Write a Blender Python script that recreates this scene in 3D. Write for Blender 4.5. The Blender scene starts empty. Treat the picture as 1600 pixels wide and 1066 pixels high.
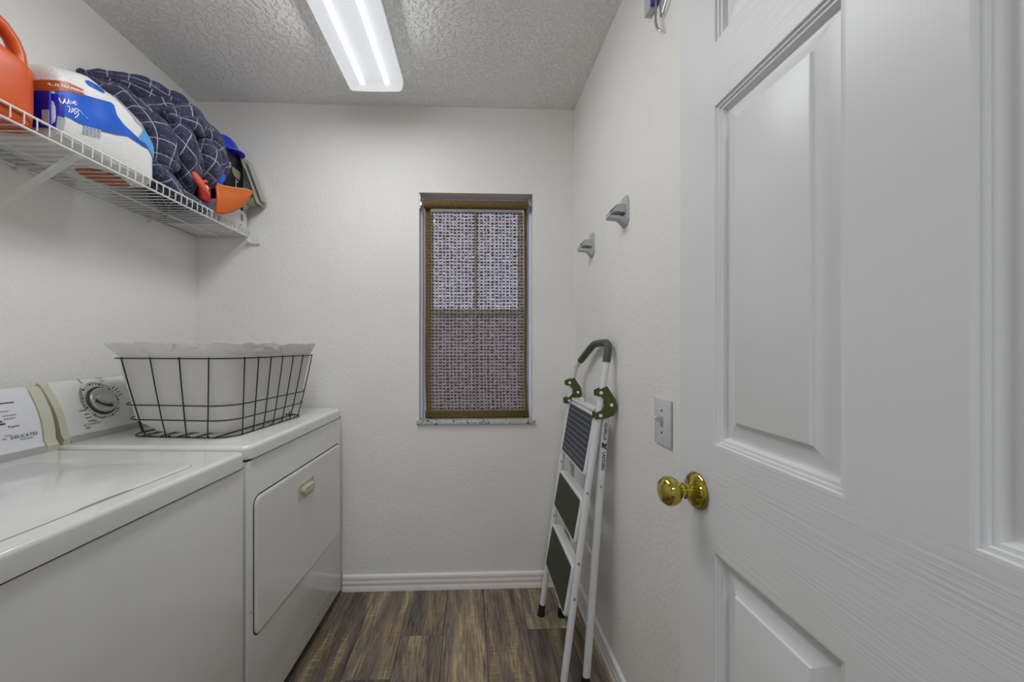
import bpy, bmesh, math, random
from mathutils import Vector, Matrix, noise

random.seed(7)
PI = math.pi
scn = bpy.context.scene
COL = scn.collection

# ------------------------------------------------------------------ camera
F_PX, PPX, PPY = 605.0, 758.5, 541.0
cam_d = bpy.data.cameras.new('camera')
cam = bpy.data.objects.new('camera', cam_d)
COL.objects.link(cam)
cam.location = (0.0, 0.0, 1.228)
cam.rotation_euler = (PI / 2, 0, -math.radians(2.13))
cam_d.sensor_fit = 'HORIZONTAL'
cam_d.sensor_width = 36.0
cam_d.lens = F_PX / 1600 * 36.0
cam_d.shift_x = (800 - PPX) / 1600
cam_d.shift_y = (PPY - 533) / 1600
cam_d.clip_start = 0.02
scn.camera = cam

# ------------------------------------------------------------------ world, exposure
world = bpy.data.worlds.new('overcast_sky')
scn.world = world
world.use_nodes = True
wb = world.node_tree.nodes['Background']
wb.inputs[0].default_value = (0.62, 0.61, 0.80, 1)
wb.inputs[1].default_value = 1.0
scn.view_settings.view_transform = 'Standard'
scn.view_settings.look = 'None'
scn.view_settings.exposure = 0.0
scn.view_settings.gamma = 1.0
scn.view_settings.use_curve_mapping = False
scn.cycles.max_bounces = 10
scn.cycles.diffuse_bounces = 7
scn.cycles.transparent_max_bounces = 16
scn.cycles.caustics_reflective = False
scn.cycles.caustics_refractive = False
scn.cycles.sample_clamp_indirect = 6.0
LENS_EMIT = 0.95         # the fluorescent fixture's diffuser
FIXTURE_WATTS = 11.0     # light the fixture throws down through its diffuser
HALL_FILL_WATTS = 17.0        # fill lamp added in the unseen hall behind the doorway


# ------------------------------------------------------------------ helpers
def lin(r, g, b):
    def f(c):
        c /= 255.0
        return c / 12.92 if c <= 0.04045 else ((c + 0.055) / 1.055) ** 2.4
    return (f(r), f(g), f(b), 1.0)


class NT:
    """small node-tree writer"""
    def __init__(s, name):
        s.m = bpy.data.materials.new(name)
        s.m.use_nodes = True
        s.t = s.m.node_tree
        s.b = s.t.nodes['Principled BSDF']
        s.out = s.t.nodes['Material Output']

    def n(s, kind, **kw):
        nd = s.t.nodes.new(kind)
        for k, v in kw.items():
            setattr(nd, k, v)
        return nd

    def l(s, a, b):
        s.t.links.new(a, b)

    def coords(s, kind='Object', scale=(1, 1, 1), loc=(0, 0, 0)):
        tc = s.n('ShaderNodeTexCoord')
        mp = s.n('ShaderNodeMapping')
        mp.inputs['Scale'].default_value = scale
        mp.inputs['Location'].default_value = loc
        s.l(tc.outputs[kind], mp.inputs[0])
        return mp.outputs[0]

    def noise(s, vec, scale, detail=2.0, rough=0.5, dist=0.0):
        nz = s.n('ShaderNodeTexNoise')
        nz.inputs['Scale'].default_value = scale
        nz.inputs['Detail'].default_value = detail
        nz.inputs['Roughness'].default_value = rough
        nz.inputs['Distortion'].default_value = dist
        s.l(vec, nz.inputs['Vector'])
        return nz.outputs['Fac']

    def ramp(s, fac, stops):
        r = s.n('ShaderNodeValToRGB')
        e = r.color_ramp.elements
        while len(e) < len(stops):
            e.new(0.5)
        for i, (p, c) in enumerate(stops):
            e[i].position = p
            e[i].color = c if len(c) == 4 else (*c, 1)
        s.l(fac, r.inputs[0])
        return r.outputs[0]

    def mix(s, fac, a, b, blend='MIX'):
        m = s.n('ShaderNodeMix', data_type='RGBA', blend_type=blend)
        for idx, v in ((0, fac), (6, a), (7, b)):
            if isinstance(v, (int, float)):
                m.inputs[idx].default_value = v
            elif isinstance(v, tuple):
                m.inputs[idx].default_value = v
            else:
                s.l(v, m.inputs[idx])
        return m.outputs[2]

    def math(s, op, a, b=0.0, c=0.0):
        m = s.n('ShaderNodeMath', operation=op)
        for i, v in enumerate((a, b, c)):
            if isinstance(v, (int, float)):
                m.inputs[i].default_value = v
            else:
                s.l(v, m.inputs[i])
        return m.outputs[0]

    def bump(s, h, strength, dist=0.01):
        bp = s.n('ShaderNodeBump')
        bp.inputs['Strength'].default_value = strength
        bp.inputs['Distance'].default_value = dist
        s.l(h, bp.inputs['Height'])
        s.l(bp.outputs[0], s.b.inputs['Normal'])

    def set(s, **kw):
        names = {'color': 'Base Color', 'rough': 'Roughness', 'metal': 'Metallic', 'coat': 'Coat Weight',
                 'coat_rough': 'Coat Roughness', 'spec': 'Specular IOR Level', 'trans': 'Transmission Weight',
                 'ior': 'IOR', 'sheen': 'Sheen Weight', 'sss': 'Subsurface Weight'}
        for k, v in kw.items():
            i = s.b.inputs[names[k]]
            if isinstance(v, (int, float, tuple)):
                i.default_value = v
            else:
                s.l(v, i)
        return s


def plain(name, col, rough=0.5, metal=0.0, coat=0.0, spec=0.5, wear=0.04, bump=0.0, bscale=60):
    """a paint / plastic / metal with a faint procedural variation of tone"""
    t = NT(name)
    v = t.coords()
    nz = t.noise(v, 14.0, 4.0)
    d = tuple(c * (1 - wear) for c in col[:3]) + (1,)
    u = tuple(min(1, c * (1 + wear)) for c in col[:3]) + (1,)
    t.set(color=t.ramp(nz, [(0.3, d), (0.7, u)]), rough=rough, metal=metal, coat=coat, spec=spec)
    if bump:
        t.bump(t.noise(v, bscale, 3.0), bump, 0.004)
    return t.m


MATS = {}


def M(k):
    return MATS[k]


class MB:
    """collects vertices and faces of ONE mesh object"""
    def __init__(s):
        s.v, s.f, s.uv = [], [], {}

    def add(s, vs, fs):
        o = len(s.v)
        s.v += [tuple(p) for p in vs]
        s.f += [tuple(i + o for i in q) for q in fs]
        return o

    def box(s, x0, x1, y0, y1, z0, z1, r=0.0, seg=2, mat=None):
        if r <= 0:
            vs = [(x, y, z) for x in (x0, x1) for y in (y0, y1) for z in (z0, z1)]
            fs = [(0, 1, 3, 2), (4, 6, 7, 5), (0, 4, 5, 1), (2, 3, 7, 6), (0, 2, 6, 4), (1, 5, 7, 3)]
        else:
            bm = bmesh.new()
            bmesh.ops.create_cube(bm, size=1.0)
            for q in bm.verts:
                q.co = Vector(((x0 + x1) / 2 + q.co.x * (x1 - x0), (y0 + y1) / 2 + q.co.y * (y1 - y0),
                               (z0 + z1) / 2 + q.co.z * (z1 - z0)))
            bmesh.ops.bevel(bm, geom=bm.edges[:], offset=r, segments=seg, profile=0.5, affect='EDGES')
            bm.verts.index_update()
            vs = [tuple(q.co) for q in bm.verts]
            fs = [tuple(q.index for q in f.verts) for f in bm.faces]
            bm.free()
        if mat is not None:
            vs = [tuple(mat @ Vector(p)) for p in vs]
        s.add(vs, fs)
        return s

    def tube(s, path, r, n=8, closed=False, caps=True, flat=None):
        """round tube along a path; r a number or one per point; flat=(direction, factor) squashes it"""
        P = [Vector(p) for p in path]
        k = len(P)
        rs = r if isinstance(r, (list, tuple)) else [r] * k
        vs, fs, prev = [], [], None
        for i in range(k):
            if closed:
                t = P[(i + 1) % k] - P[i - 1]
            else:
                t = P[min(i + 1, k - 1)] - P[max(i - 1, 0)]
            t = t.normalized() if t.length > 1e-9 else Vector((0, 0, 1))
            if prev is None:
                a = Vector((0, 0, 1)) if abs(t.z) < 0.9 else Vector((0, 1, 0))
                a = (a - t * a.dot(t)).normalized()
            else:
                a = prev - t * prev.dot(t)
                a = a.normalized() if a.length > 1e-6 else t.orthogonal().normalized()
            prev = a
            b = t.cross(a)
            for j in range(n):
                w = 2 * PI * j / n
                o = (a * math.cos(w) + b * math.sin(w)) * rs[i]
                if flat is not None:
                    d = Vector(flat[0])
                    o = o - d * o.dot(d) * (1 - flat[1])
                vs.append(P[i] + o)
        m = k if closed else k - 1
        for i in range(m):
            i2 = (i + 1) % k
            for j in range(n):
                j2 = (j + 1) % n
                fs.append((i * n + j, i * n + j2, i2 * n + j2, i2 * n + j))
        if caps and not closed:
            fs.append(tuple(range(n - 1, -1, -1)))
            fs.append(tuple((k - 1) * n + j for j in range(n)))
        s.add(vs, fs)
        return s

    def lathe(s, prof, n=24, mat=None):
        """profile [(r, h)] about the local z axis, placed by mat"""
        vs, fs = [], []
        for r, h in prof:
            for j in range(n):
                w = 2 * PI * j / n
                vs.append(Vector((r * math.cos(w), r * math.sin(w), h)))
        for i in range(len(prof) - 1):
            for j in range(n):
                j2 = (j + 1) % n
                fs.append((i * n + j, i * n + j2, (i + 1) * n + j2, (i + 1) * n + j))
        if prof[0][0] > 1e-6:
            fs.append(tuple(range(n - 1, -1, -1)))
        if prof[-1][0] > 1e-6:
            fs.append(tuple((len(prof) - 1) * n + j for j in range(n)))
        if mat is not None:
            vs = [mat @ q for q in vs]
        s.add(vs, fs)
        return s

    def prism(s, poly, ax, a0, a1):
        """2-D outline extruded along axis ax ('x','y','z'); the outline's pair is the other two axes in order"""
        def P(q, a):
            return {'x': (a, q[0], q[1]), 'y': (q[0], a, q[1]), 'z': (q[0], q[1], a)}[ax]
        n = len(poly)
        vs = [P(q, a0) for q in poly] + [P(q, a1) for q in poly]
        fs = [tuple(range(n)), tuple(range(2 * n - 1, n - 1, -1))]
        fs += [(i, i + n, (i + 1) % n + n, (i + 1) % n) for i in range(n)]
        s.add(vs, fs)
        return s

    def grid(s, fn, nu, nv, closed_u=False, uvf=None):
        """surface fn(a, b), a and b in 0..1"""
        o = len(s.v)
        ku = nu if closed_u else nu + 1
        for i in range(ku):
            for j in range(nv + 1):
                a, b = i / nu, j / nv
                s.v.append(tuple(fn(a, b)))
                if uvf:
                    s.uv[len(s.v) - 1] = uvf(a, b)
        for i in range(nu):
            i2 = (i + 1) % ku
            for j in range(nv):
                s.f.append((o + i * (nv + 1) + j, o + i2 * (nv + 1) + j, o + i2 * (nv + 1) + j + 1, o + i * (nv + 1) + j + 1))
        return s

    def build(s, name, mat, parent=None, local=False, smooth=35, fix=True):
        me = bpy.data.meshes.new(name)
        vs = s.v
        if parent is not None and not local:
            inv = WM[parent.name].inverted()
            vs = [tuple(inv @ Vector(p)) for p in vs]
        me.from_pydata(vs, [], s.f)
        if s.uv:
            ul = me.uv_layers.new(name='UVMap')
            for lp in me.loops:
                ul.data[lp.index].uv = s.uv.get(lp.vertex_index, (0, 0))
        if fix:
            bm = bmesh.new()
            bm.from_mesh(me)
            bmesh.ops.recalc_face_normals(bm, faces=bm.faces[:])
            bm.to_mesh(me)
            bm.free()
        if smooth:
            me.polygons.foreach_set('use_smooth', [True] * len(me.polygons))
            me.set_sharp_from_angle(angle=math.radians(smooth))
        me.materials.append(MATS[mat] if isinstance(mat, str) else mat)
        return link(name, me, parent)


WM = {}


def link(name, me, parent=None, loc=None):
    o = bpy.data.objects.new(name, me)
    COL.objects.link(o)
    if parent is not None:
        o.parent = parent
        WM[o.name] = WM[parent.name]
    else:
        WM[o.name] = Matrix.Identity(4)
    if loc is not None:
        o.location = loc
    return o


def thing(name, label, cat, loc=(0, 0, 0), rot=0.0, group=None):
    o = bpy.data.objects.new(name, None)
    COL.objects.link(o)
    o.empty_display_size = 0.05
    o.location = loc
    o.rotation_euler = (0, 0, rot)
    WM[o.name] = Matrix.Translation(loc) @ Matrix.Rotation(rot, 4, 'Z')
    return tag(o, label, cat, group)


def tag(o, label, cat, group=None):
    o['label'] = label
    o['category'] = cat
    if group:
        o['group'] = group
    return o


def struct(o):
    o['kind'] = 'structure'
    return o


def lab(o, label):
    o['label'] = label
    return o


def text_geo(body, size, align='CENTER', bold=0.0, shear=0.0):
    c = bpy.data.curves.new('lettering', 'FONT')
    c.body = body
    c.size = size
    c.align_x = align
    c.align_y = 'CENTER'
    c.offset = bold
    c.shear = shear
    c.resolution_u = 2
    o = bpy.data.objects.new('lettering', c)
    COL.objects.link(o)
    dg = bpy.context.evaluated_depsgraph_get()
    me = o.evaluated_get(dg).to_mesh()
    vs = [(q.co.x, q.co.y) for q in me.vertices]
    fs = [tuple(p.vertices) for p in me.polygons]
    o.evaluated_get(dg).to_mesh_clear()
    bpy.data.objects.remove(o)
    bpy.data.curves.remove(c)
    return vs, fs


def circ(cx, cy, r, n=24, a0=0, a1=2 * PI):
    return [(cx + r * math.cos(a0 + (a1 - a0) * i / n), cy + r * math.sin(a0 + (a1 - a0) * i / n)) for i in range(n)]


def smoothstep(a, b, x):
    t = max(0.0, min(1.0, (x - a) / (b - a)))
    return t * t * (3 - 2 * t)


# ------------------------------------------------------------------ materials
def make_materials():
    # wall paint with orange-peel texture
    def paint(name, col, scale, strength, rough=0.6, knock=False):
        t = NT(name)
        v = t.coords()
        a = t.noise(v, scale, 3.0, 0.55)
        if knock:
            a = t.ramp(a, [(0.44, (0, 0, 0)), (0.56, (1, 1, 1))])
        tone = t.noise(v, 3.0, 3.0)
        c1 = tuple(c * 0.97 for c in col[:3]) + (1,)
        t.set(color=t.ramp(tone, [(0.3, c1), (0.7, col)]), rough=rough, spec=0.3)
        t.bump(a, strength, 0.004)
        MATS[name] = t.m
    paint('wall_paint', (0.85, 0.84, 0.815, 1), 70, 0.6)
    paint('ceiling_paint', (0.86, 0.855, 0.84, 1), 48, 0.9, 0.85, True)
    paint('hall_paint', (0.84, 0.85, 0.87, 1), 75, 0.2)

    def door(name, scale, strength):
        t = NT(name)
        v = t.coords(scale=scale)
        a = t.noise(v, 1.0, 4.0, 0.6, 0.4)
        t.set(color=(0.735, 0.74, 0.745, 1), rough=0.33, spec=0.45)
        t.bump(a, strength, 0.003)
        MATS[name] = t.m
    door('door_vertical', (1, 190, 5), 0.07)
    door('door_horizontal', (1, 4, 210), 0.22)
    door('door_panel', (1, 120, 9), 0.06)

    MATS['trim_white'] = plain('trim_white', (0.84, 0.83, 0.81, 1), 0.35, wear=0.03)
    MATS['enamel'] = plain('enamel', (0.76, 0.76, 0.745, 1), 0.28, coat=0.6, wear=0.015)
    MATS['enamel_top'] = MATS['enamel']
    MATS['gap_dark'] = plain('gap_dark', (0.02, 0.02, 0.02, 1), 0.7)
    MATS['console_face'] = plain('console_face', (0.70, 0.71, 0.76, 1), 0.35, wear=0.015)
    MATS['console_face_warm'] = plain('console_face_warm', (0.70, 0.70, 0.68, 1), 0.35, wear=0.015)
    MATS['cream_plastic'] = plain('cream_plastic', (0.56, 0.56, 0.44, 1), 0.38, wear=0.02)
    MATS['console_edge'] = plain('console_edge', (0.42, 0.42, 0.42, 1), 0.35)
    MATS['print_black'] = plain('print_black', (0.03, 0.03, 0.03, 1), 0.6)
    MATS['print_grey'] = plain('print_grey', (0.28, 0.28, 0.28, 1), 0.6)
    MATS['print_blue'] = plain('print_blue', (0.22, 0.29, 0.42, 1), 0.6)
    MATS['print_teal'] = plain('print_teal', (0.20, 0.32, 0.36, 1), 0.6)
    MATS['knob_ring'] = plain('knob_ring', (0.04, 0.045, 0.02, 1), 0.35)
    MATS['silver_plastic'] = plain('silver_plastic', (0.55, 0.56, 0.53, 1), 0.3, metal=0.35)
    MATS['brass'] = plain('brass', (0.50, 0.41, 0.085, 1), 0.09, metal=1.0, wear=0.05)
    MATS['chrome'] = plain('chrome', (0.55, 0.55, 0.54, 1), 0.25, metal=1.0)
    MATS['screw'] = plain('screw', (0.45, 0.45, 0.44, 1), 0.35, metal=0.8)
    MATS['switch_plastic'] = plain('switch_plastic', (0.66, 0.66, 0.67, 1), 0.3)
    MATS['dark_hole'] = plain('dark_hole', (0.015, 0.015, 0.012, 1), 0.8)
    MATS['shelf_wire'] = plain('shelf_wire', (0.72, 0.72, 0.69, 1), 0.35)
    MATS['basket_wire'] = plain('basket_wire', (0.03, 0.03, 0.035, 1), 0.4, metal=0.5)
    MATS['vinyl'] = plain('vinyl', (0.84, 0.84, 0.92, 1), 0.35)
    MATS['ladder_white'] = plain('ladder_white', (0.74, 0.74, 0.75, 1), 0.28, coat=0.3)
    MATS['ladder_grip'] = plain('ladder_grip', (0.075, 0.08, 0.07, 1), 0.6)
    MATS['ladder_green'] = plain('ladder_green', (0.070, 0.085, 0.008, 1), 0.4)
    MATS['tread_black'] = plain('tread_black', (0.045, 0.05, 0.062, 1), 0.6)
    MATS['tread_ridge'] = plain('tread_ridge', (0.16, 0.18, 0.22, 1), 0.5)
    MATS['tread_green'] = plain('tread_green', (0.045, 0.055, 0.028, 1), 0.65)
    MATS['rubber'] = plain('rubber', (0.012, 0.012, 0.012, 1), 0.6)
    MATS['holder_grey'] = plain('holder_grey', (0.50, 0.50, 0.52, 1), 0.4)
    MATS['holder_pad'] = plain('holder_pad', (0.05, 0.055, 0.04, 1), 0.5)
    MATS['jug_orange'] = plain('jug_orange', (0.58, 0.085, 0.012, 1), 0.32, wear=0.05)
    MATS['carton_black'] = plain('carton_black', (0.008, 0.008, 0.012, 1), 0.45)
    MATS['carton_edge'] = plain('carton_edge', (0.42, 0.41, 0.36, 1), 0.7)
    MATS['carton_inner'] = plain('carton_inner', (0.30, 0.29, 0.18, 1), 0.8)
    MATS['carton_white'] = plain('carton_white', (0.72, 0.70, 0.74, 1), 0.5)
    MATS['cap_blue'] = plain('cap_blue', (0.008, 0.045, 0.62, 1), 0.38)
    MATS['cap_white'] = plain('cap_white', (0.72, 0.74, 0.80, 1), 0.4)
    MATS['bag_blue'] = plain('bag_blue', (0.015, 0.10, 0.70, 1), 0.35)
    MATS['scoop_orange'] = plain('scoop_orange', (0.62, 0.13, 0.015, 1), 0.4, wear=0.06)
    MATS['scoop_rim'] = plain('scoop_rim', (0.75, 0.36, 0.20, 1), 0.4)
    MATS['red_plastic'] = plain('red_plastic', (0.55, 0.025, 0.02, 1), 0.4)
    MATS['coral_cloth'] = plain('coral_cloth', (0.78, 0.11, 0.07, 1), 0.7, bump=0.4)
    MATS['pack_blue'] = plain('pack_blue', (0.012, 0.10, 0.52, 1), 0.28, wear=0.25)
    MATS['pack_deep'] = plain('pack_deep', (0.008, 0.010, 0.36, 1), 0.3)
    MATS['pack_banner'] = plain('pack_banner', (0.42, 0.085, 0.014, 1), 0.35)
    MATS['pack_print'] = plain('pack_print', (0.80, 0.80, 0.83, 1), 0.4)
    MATS['pack_grey'] = plain('pack_grey', (0.40, 0.41, 0.46, 1), 0.4)
    MATS['pack_light'] = plain('pack_light', (0.10, 0.33, 0.70, 1), 0.35)
    MATS['hanger_blue'] = plain('hanger_blue', (0.010, 0.016, 0.30, 1), 0.4)
    MATS['yarn_tan'] = plain('yarn_tan', (0.40, 0.33, 0.24, 1), 0.9)
    MATS['lens_end'] = plain('lens_end', (0.80, 0.80, 0.68, 1), 0.4)
    MATS['pan_white'] = plain('pan_white', (0.8, 0.8, 0.8, 1), 0.5)
    MATS['lawn'] = plain('lawn', (0.22, 0.25, 0.17, 1), 0.95, wear=0.5, bump=0.5)
    MATS['fence_wood'] = plain('fence_wood', (0.62, 0.55, 0.57, 1), 0.85, wear=0.2)
    MATS['leaf'] = plain('leaf', (0.05, 0.12, 0.03, 1), 0.6, wear=0.4)
    MATS['bark'] = plain('bark', (0.10, 0.07, 0.05, 1), 0.9)
    MATS['fill_paper'] = plain('fill_paper', (0.66, 0.66, 0.64, 1), 0.7)

    # crinkled clear-white plastic film
    t = NT('film_white')
    v = t.coords()
    t.set(color=(0.70, 0.70, 0.69, 1), rough=0.3, coat=0.3)
    t.bump(t.noise(v, 30, 4.0, 0.6, 1.0), 0.35, 0.01)
    MATS['film_white'] = t.m

    # cotton liner
    t = NT('liner_cotton')
    v = t.coords()
    t.set(color=(0.88, 0.875, 0.865, 1), rough=0.85, sheen=0.2)
    t.bump(t.noise(v, 24, 4.0, 0.6, 0.8), 0.6, 0.012)
    tl = t.n('ShaderNodeBsdfTranslucent')
    tl.inputs[0].default_value = (0.82, 0.815, 0.805, 1)
    mx = t.n('ShaderNodeMixShader')
    mx.inputs[0].default_value = 0.62
    t.l(t.b.outputs[0], mx.inputs[1])
    t.l(tl.outputs[0], mx.inputs[2])
    t.l(mx.outputs[0], t.out.inputs[0])
    MATS['liner_cotton'] = t.m

    # navy quilt with a white grid in its own cloth coordinates
    t = NT('quilt')
    tc = t.n('ShaderNodeTexCoord')
    sp = t.n('ShaderNodeSeparateXYZ')
    t.l(tc.outputs['UV'], sp.inputs[0])
    def line(s_):
        fr = t.math('FRACT', t.math('MULTIPLY', s_, 1 / 0.046))
        return t.math('LESS_THAN', t.math('ABSOLUTE', t.math('SUBTRACT', fr, 0.5)), 0.027)
    mask = t.math('MAXIMUM', line(sp.outputs[0]), line(sp.outputs[1]))
    v = t.coords()
    n1 = t.noise(v, 60, 5.0, 0.65, 1.5)
    navy = t.ramp(n1, [(0.38, (0.008, 0.010, 0.035)), (0.56, (0.030, 0.038, 0.11)), (0.70, (0.11, 0.13, 0.26))])  # crinkle shading put into the navy, from the same noise as the bump
    t.set(color=t.mix(mask, navy, (0.50, 0.51, 0.58, 1)), rough=0.7, sheen=0.15)
    t.bump(n1, 1.0, 0.010)
    MATS['quilt'] = t.m

    # woven grass shade
    t = NT('yarn_brown')
    v = t.coords(scale=(40, 40, 260))
    n1 = t.noise(v, 2.0, 3.0, 0.6)
    t.set(color=t.ramp(n1, [(0.3, (0.035, 0.022, 0.010)), (0.7, (0.13, 0.085, 0.040))]), rough=0.85)
    MATS['yarn_brown'] = t.m
    t = NT('band_brown')
    v = t.coords(scale=(160, 160, 160))
    n1 = t.noise(v, 1.0, 3.0, 0.6)
    t.set(color=t.ramp(n1, [(0.3, (0.07, 0.045, 0.012)), (0.6, (0.16, 0.11, 0.03)), (0.75, (0.34, 0.26, 0.10))]), rough=0.85)
    t.bump(n1, 0.6, 0.004)
    MATS['band_brown'] = t.m

    # marble
    t = NT('marble')
    v = t.coords()
    n1 = t.noise(v, 26, 6.0, 0.7, 2.0)
    t.set(color=t.ramp(n1, [(0.36, (0.05, 0.06, 0.05)), (0.46, (0.5, 0.51, 0.49)), (0.7, (0.66, 0.66, 0.64))]), rough=0.25)
    MATS['marble'] = t.m

    # clear glass
    t = NT('glass')
    for nd in list(t.t.nodes):
        if nd != t.out:
            t.t.nodes.remove(nd)
    tr = t.n('ShaderNodeBsdfTransparent')
    tr.inputs[0].default_value = (0.93, 0.95, 0.96, 1)
    gl = t.n('ShaderNodeBsdfGlossy')
    gl.inputs['Roughness'].default_value = 0.02
    mx = t.n('ShaderNodeMixShader')
    mx.inputs[0].default_value = 0.06
    t.l(tr.outputs[0], mx.inputs[1])
    t.l(gl.outputs[0], mx.inputs[2])
    t.l(mx.outputs[0], t.out.inputs[0])
    MATS['glass'] = t.m

    # lit prismatic diffuser: it glows, and the tubes show through it
    t = NT('diffuser')
    for nd in list(t.t.nodes):
        if nd != t.out:
            t.t.nodes.remove(nd)
    em = t.n('ShaderNodeEmission')
    em.inputs[0].default_value = (0.93, 0.96, 1.0, 1)
    v = t.coords()
    wv = []
    for ang in (0.8, -0.8):
        mpn = t.n('ShaderNodeMapping')
        mpn.inputs['Rotation'].default_value = (0, 0, ang)
        t.l(v, mpn.inputs[0])
        wn = t.n('ShaderNodeTexWave')
        wn.inputs['Scale'].default_value = 45
        t.l(mpn.outputs[0], wn.inputs['Vector'])
        wv.append(wn.outputs['Fac'])
    pris = t.math('MULTIPLY', wv[0], wv[1])
    t.l(t.math('MULTIPLY_ADD', pris, 0.55 * LENS_EMIT, 0.80 * LENS_EMIT), em.inputs[1])
    vo = t.n('ShaderNodeTexVoronoi')
    vo.inputs['Scale'].default_value = 160
    t.l(v, vo.inputs['Vector'])
    bp = t.n('ShaderNodeBump')
    bp.inputs['Strength'].default_value = 0.6
    bp.inputs['Distance'].default_value = 0.004
    t.l(vo.outputs['Distance'], bp.inputs['Height'])
    gl = t.n('ShaderNodeBsdfGlossy')
    gl.inputs['Roughness'].default_value = 0.25
    t.l(bp.outputs[0], gl.inputs['Normal'])
    tr = t.n('ShaderNodeBsdfTransparent')
    m1 = t.n('ShaderNodeMixShader')
    m1.inputs[0].default_value = 0.35
    t.l(tr.outputs[0], m1.inputs[1])
    t.l(gl.outputs[0], m1.inputs[2])
    m2 = t.n('ShaderNodeMixShader')
    m2.inputs[0].default_value = 0.62
    t.l(m1.outputs[0], m2.inputs[1])
    t.l(em.outputs[0], m2.inputs[2])
    t.l(m2.outputs[0], t.out.inputs[0])
    MATS['diffuser'] = t.m
    t = NT('lamp_tube')
    t.b.inputs['Emission Color'].default_value = (1, 1, 1, 1)
    t.b.inputs['Emission Strength'].default_value = LENS_EMIT * 1.6
    MATS['lamp_tube'] = t.m

    # vinyl planks: every plank its own tone and figure
    t = NT('plank')
    tc = t.n('ShaderNodeTexCoord')
    oi = t.n('ShaderNodeObjectInfo')
    off = t.n('ShaderNodeCombineXYZ')
    t.l(t.math('MULTIPLY', oi.outputs['Random'], 31.0), off.inputs[0])
    t.l(t.math('MULTIPLY', oi.outputs['Random'], 17.0), off.inputs[1])
    ad = t.n('ShaderNodeVectorMath', operation='ADD')
    t.l(tc.outputs['Object'], ad.inputs[0])
    t.l(off.outputs[0], ad.inputs[1])
    def mp(scale):
        m = t.n('ShaderNodeMapping')
        m.inputs['Scale'].default_value = scale
        t.l(ad.outputs[0], m.inputs[0])
        return m.outputs[0]
    broad = t.noise(mp((7.5, 1.2, 1)), 1.0, 3.0, 0.55, 1.6)
    grain = t.noise(mp((55, 3.2, 1)), 1.0, 5.0, 0.7, 2.6)
    fine = t.noise(mp((260, 9, 1)), 1.0, 3.0, 0.6)
    saw = t.noise(mp((14, 130, 1)), 1.0, 2.0, 0.5)
    base = t.ramp(broad, [(0.32, (0.105, 0.086, 0.071)), (0.48, (0.195, 0.160, 0.130)), (0.56, (0.235, 0.187, 0.125)), (0.70, (0.41, 0.33, 0.205))])
    tone = t.math('MULTIPLY_ADD', oi.outputs['Random'], 0.55, 0.72)
    tn = t.n('ShaderNodeVectorMath', operation='SCALE')
    t.l(base, tn.inputs[0])
    t.l(tone, tn.inputs['Scale'])
    g1 = t.mix(0.75, tn.outputs[0], t.ramp(grain, [(0.36, (0.30, 0.28, 0.26)), (0.50, (0.95, 0.94, 0.92)), (0.66, (1.65, 1.60, 1.50))]), 'MULTIPLY')
    g2 = t.mix(0.5, g1, t.ramp(fine, [(0.35, (0.6, 0.6, 0.6)), (0.65, (1.3, 1.3, 1.3))]), 'MULTIPLY')
    sawm = t.math('MULTIPLY', t.ramp(saw, [(0.52, (0, 0, 0)), (0.62, (1, 1, 1))]), t.ramp(broad, [(0.52, (0, 0, 0)), (0.64, (1, 1, 1))]))
    g3 = t.mix(t.math('MULTIPLY', sawm, 0.5), g2, (0.50, 0.42, 0.28, 1))
    t.set(color=g3, rough=0.45, spec=0.4)
    t.bump(grain, 0.2, 0.002)
    MATS['plank'] = t.m


make_materials()

# ------------------------------------------------------------------ room
XL, XR, YB, YF, H = -1.360, 0.529, 1.968, -0.075, 2.44
WT = 0.115                                   # wall thickness
WX0, WX1, WZ0, WZ1 = -0.262, 0.314, 0.842, 2.005   # window opening
REV = 0.105                                  # depth of the window reveal


def wall_with_hole(y0, y1, xa, xb, za, zb, hx0, hx1, hz0, hz1):
    m = MB()
    if hz0 > za:
        m.box(xa, xb, y0, y1, za, hz0)
    m.box(xa, xb, y0, y1, hz1, zb)
    m.box(xa, hx0, y0, y1, max(za, hz0), hz1)
    m.box(hx1, xb, y0, y1, max(za, hz0), hz1)
    return m


floor = struct(MB().box(XL, XR, YF, YB, -0.06, -0.004).build('floor', 'gap_dark'))
# planks run away from the camera, each one a part of the floor
seams = [XL, -1.204, -1.023, -0.842, -0.661, -0.480, -0.299, -0.118, 0.063, 0.245, 0.426, XR]
joints = {0: [0.2, 1.42], 1: [0.75], 2: [0.1, 1.33], 3: [0.5, 1.72], 4: [0.95], 5: [0.22, 1.44], 6: [0.43, 1.652], 7: [0.02, 1.24], 8: [0.78], 9: [0.45, 1.672], 10: [0.05, 1.27]}
for i in range(len(seams) - 1):
    ys = [YF] + joints[i] + [YB]
    for a, b in zip(ys[:-1], ys[1:]):
        g = 0.0006
        x0, x1 = seams[i] + g, seams[i + 1] - g
        MB().box(x0, x1, a + g, b - g, -0.004, 0.0, 0.0012, 1).build('plank', 'plank', floor)

struct(MB().box(XL - WT, XR + WT, YF - WT, YB + WT, H, H + 0.05).build('ceiling', 'ceiling_paint'))
struct(MB().box(XL - WT, XL, YF, YB + WT, -0.06, H).build('wall_left', 'wall_paint'))
struct(MB().box(XR, XR + WT, YF, YB + WT, -0.06, H).build('wall_right', 'wall_paint'))
struct(wall_with_hole(YB, YB + REV, XL, XR, -0.06, H, WX0, WX1, WZ0, WZ1).build('wall_back', 'wall_paint'))
DX0, DX1, DZ = -0.365, 0.462, 2.055
struct(wall_with_hole(YF - WT, YF, XL - WT, XR + WT, 0.0, H, DX0, DX1, 0.0, DZ).build('wall_front', 'wall_paint'))
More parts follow.
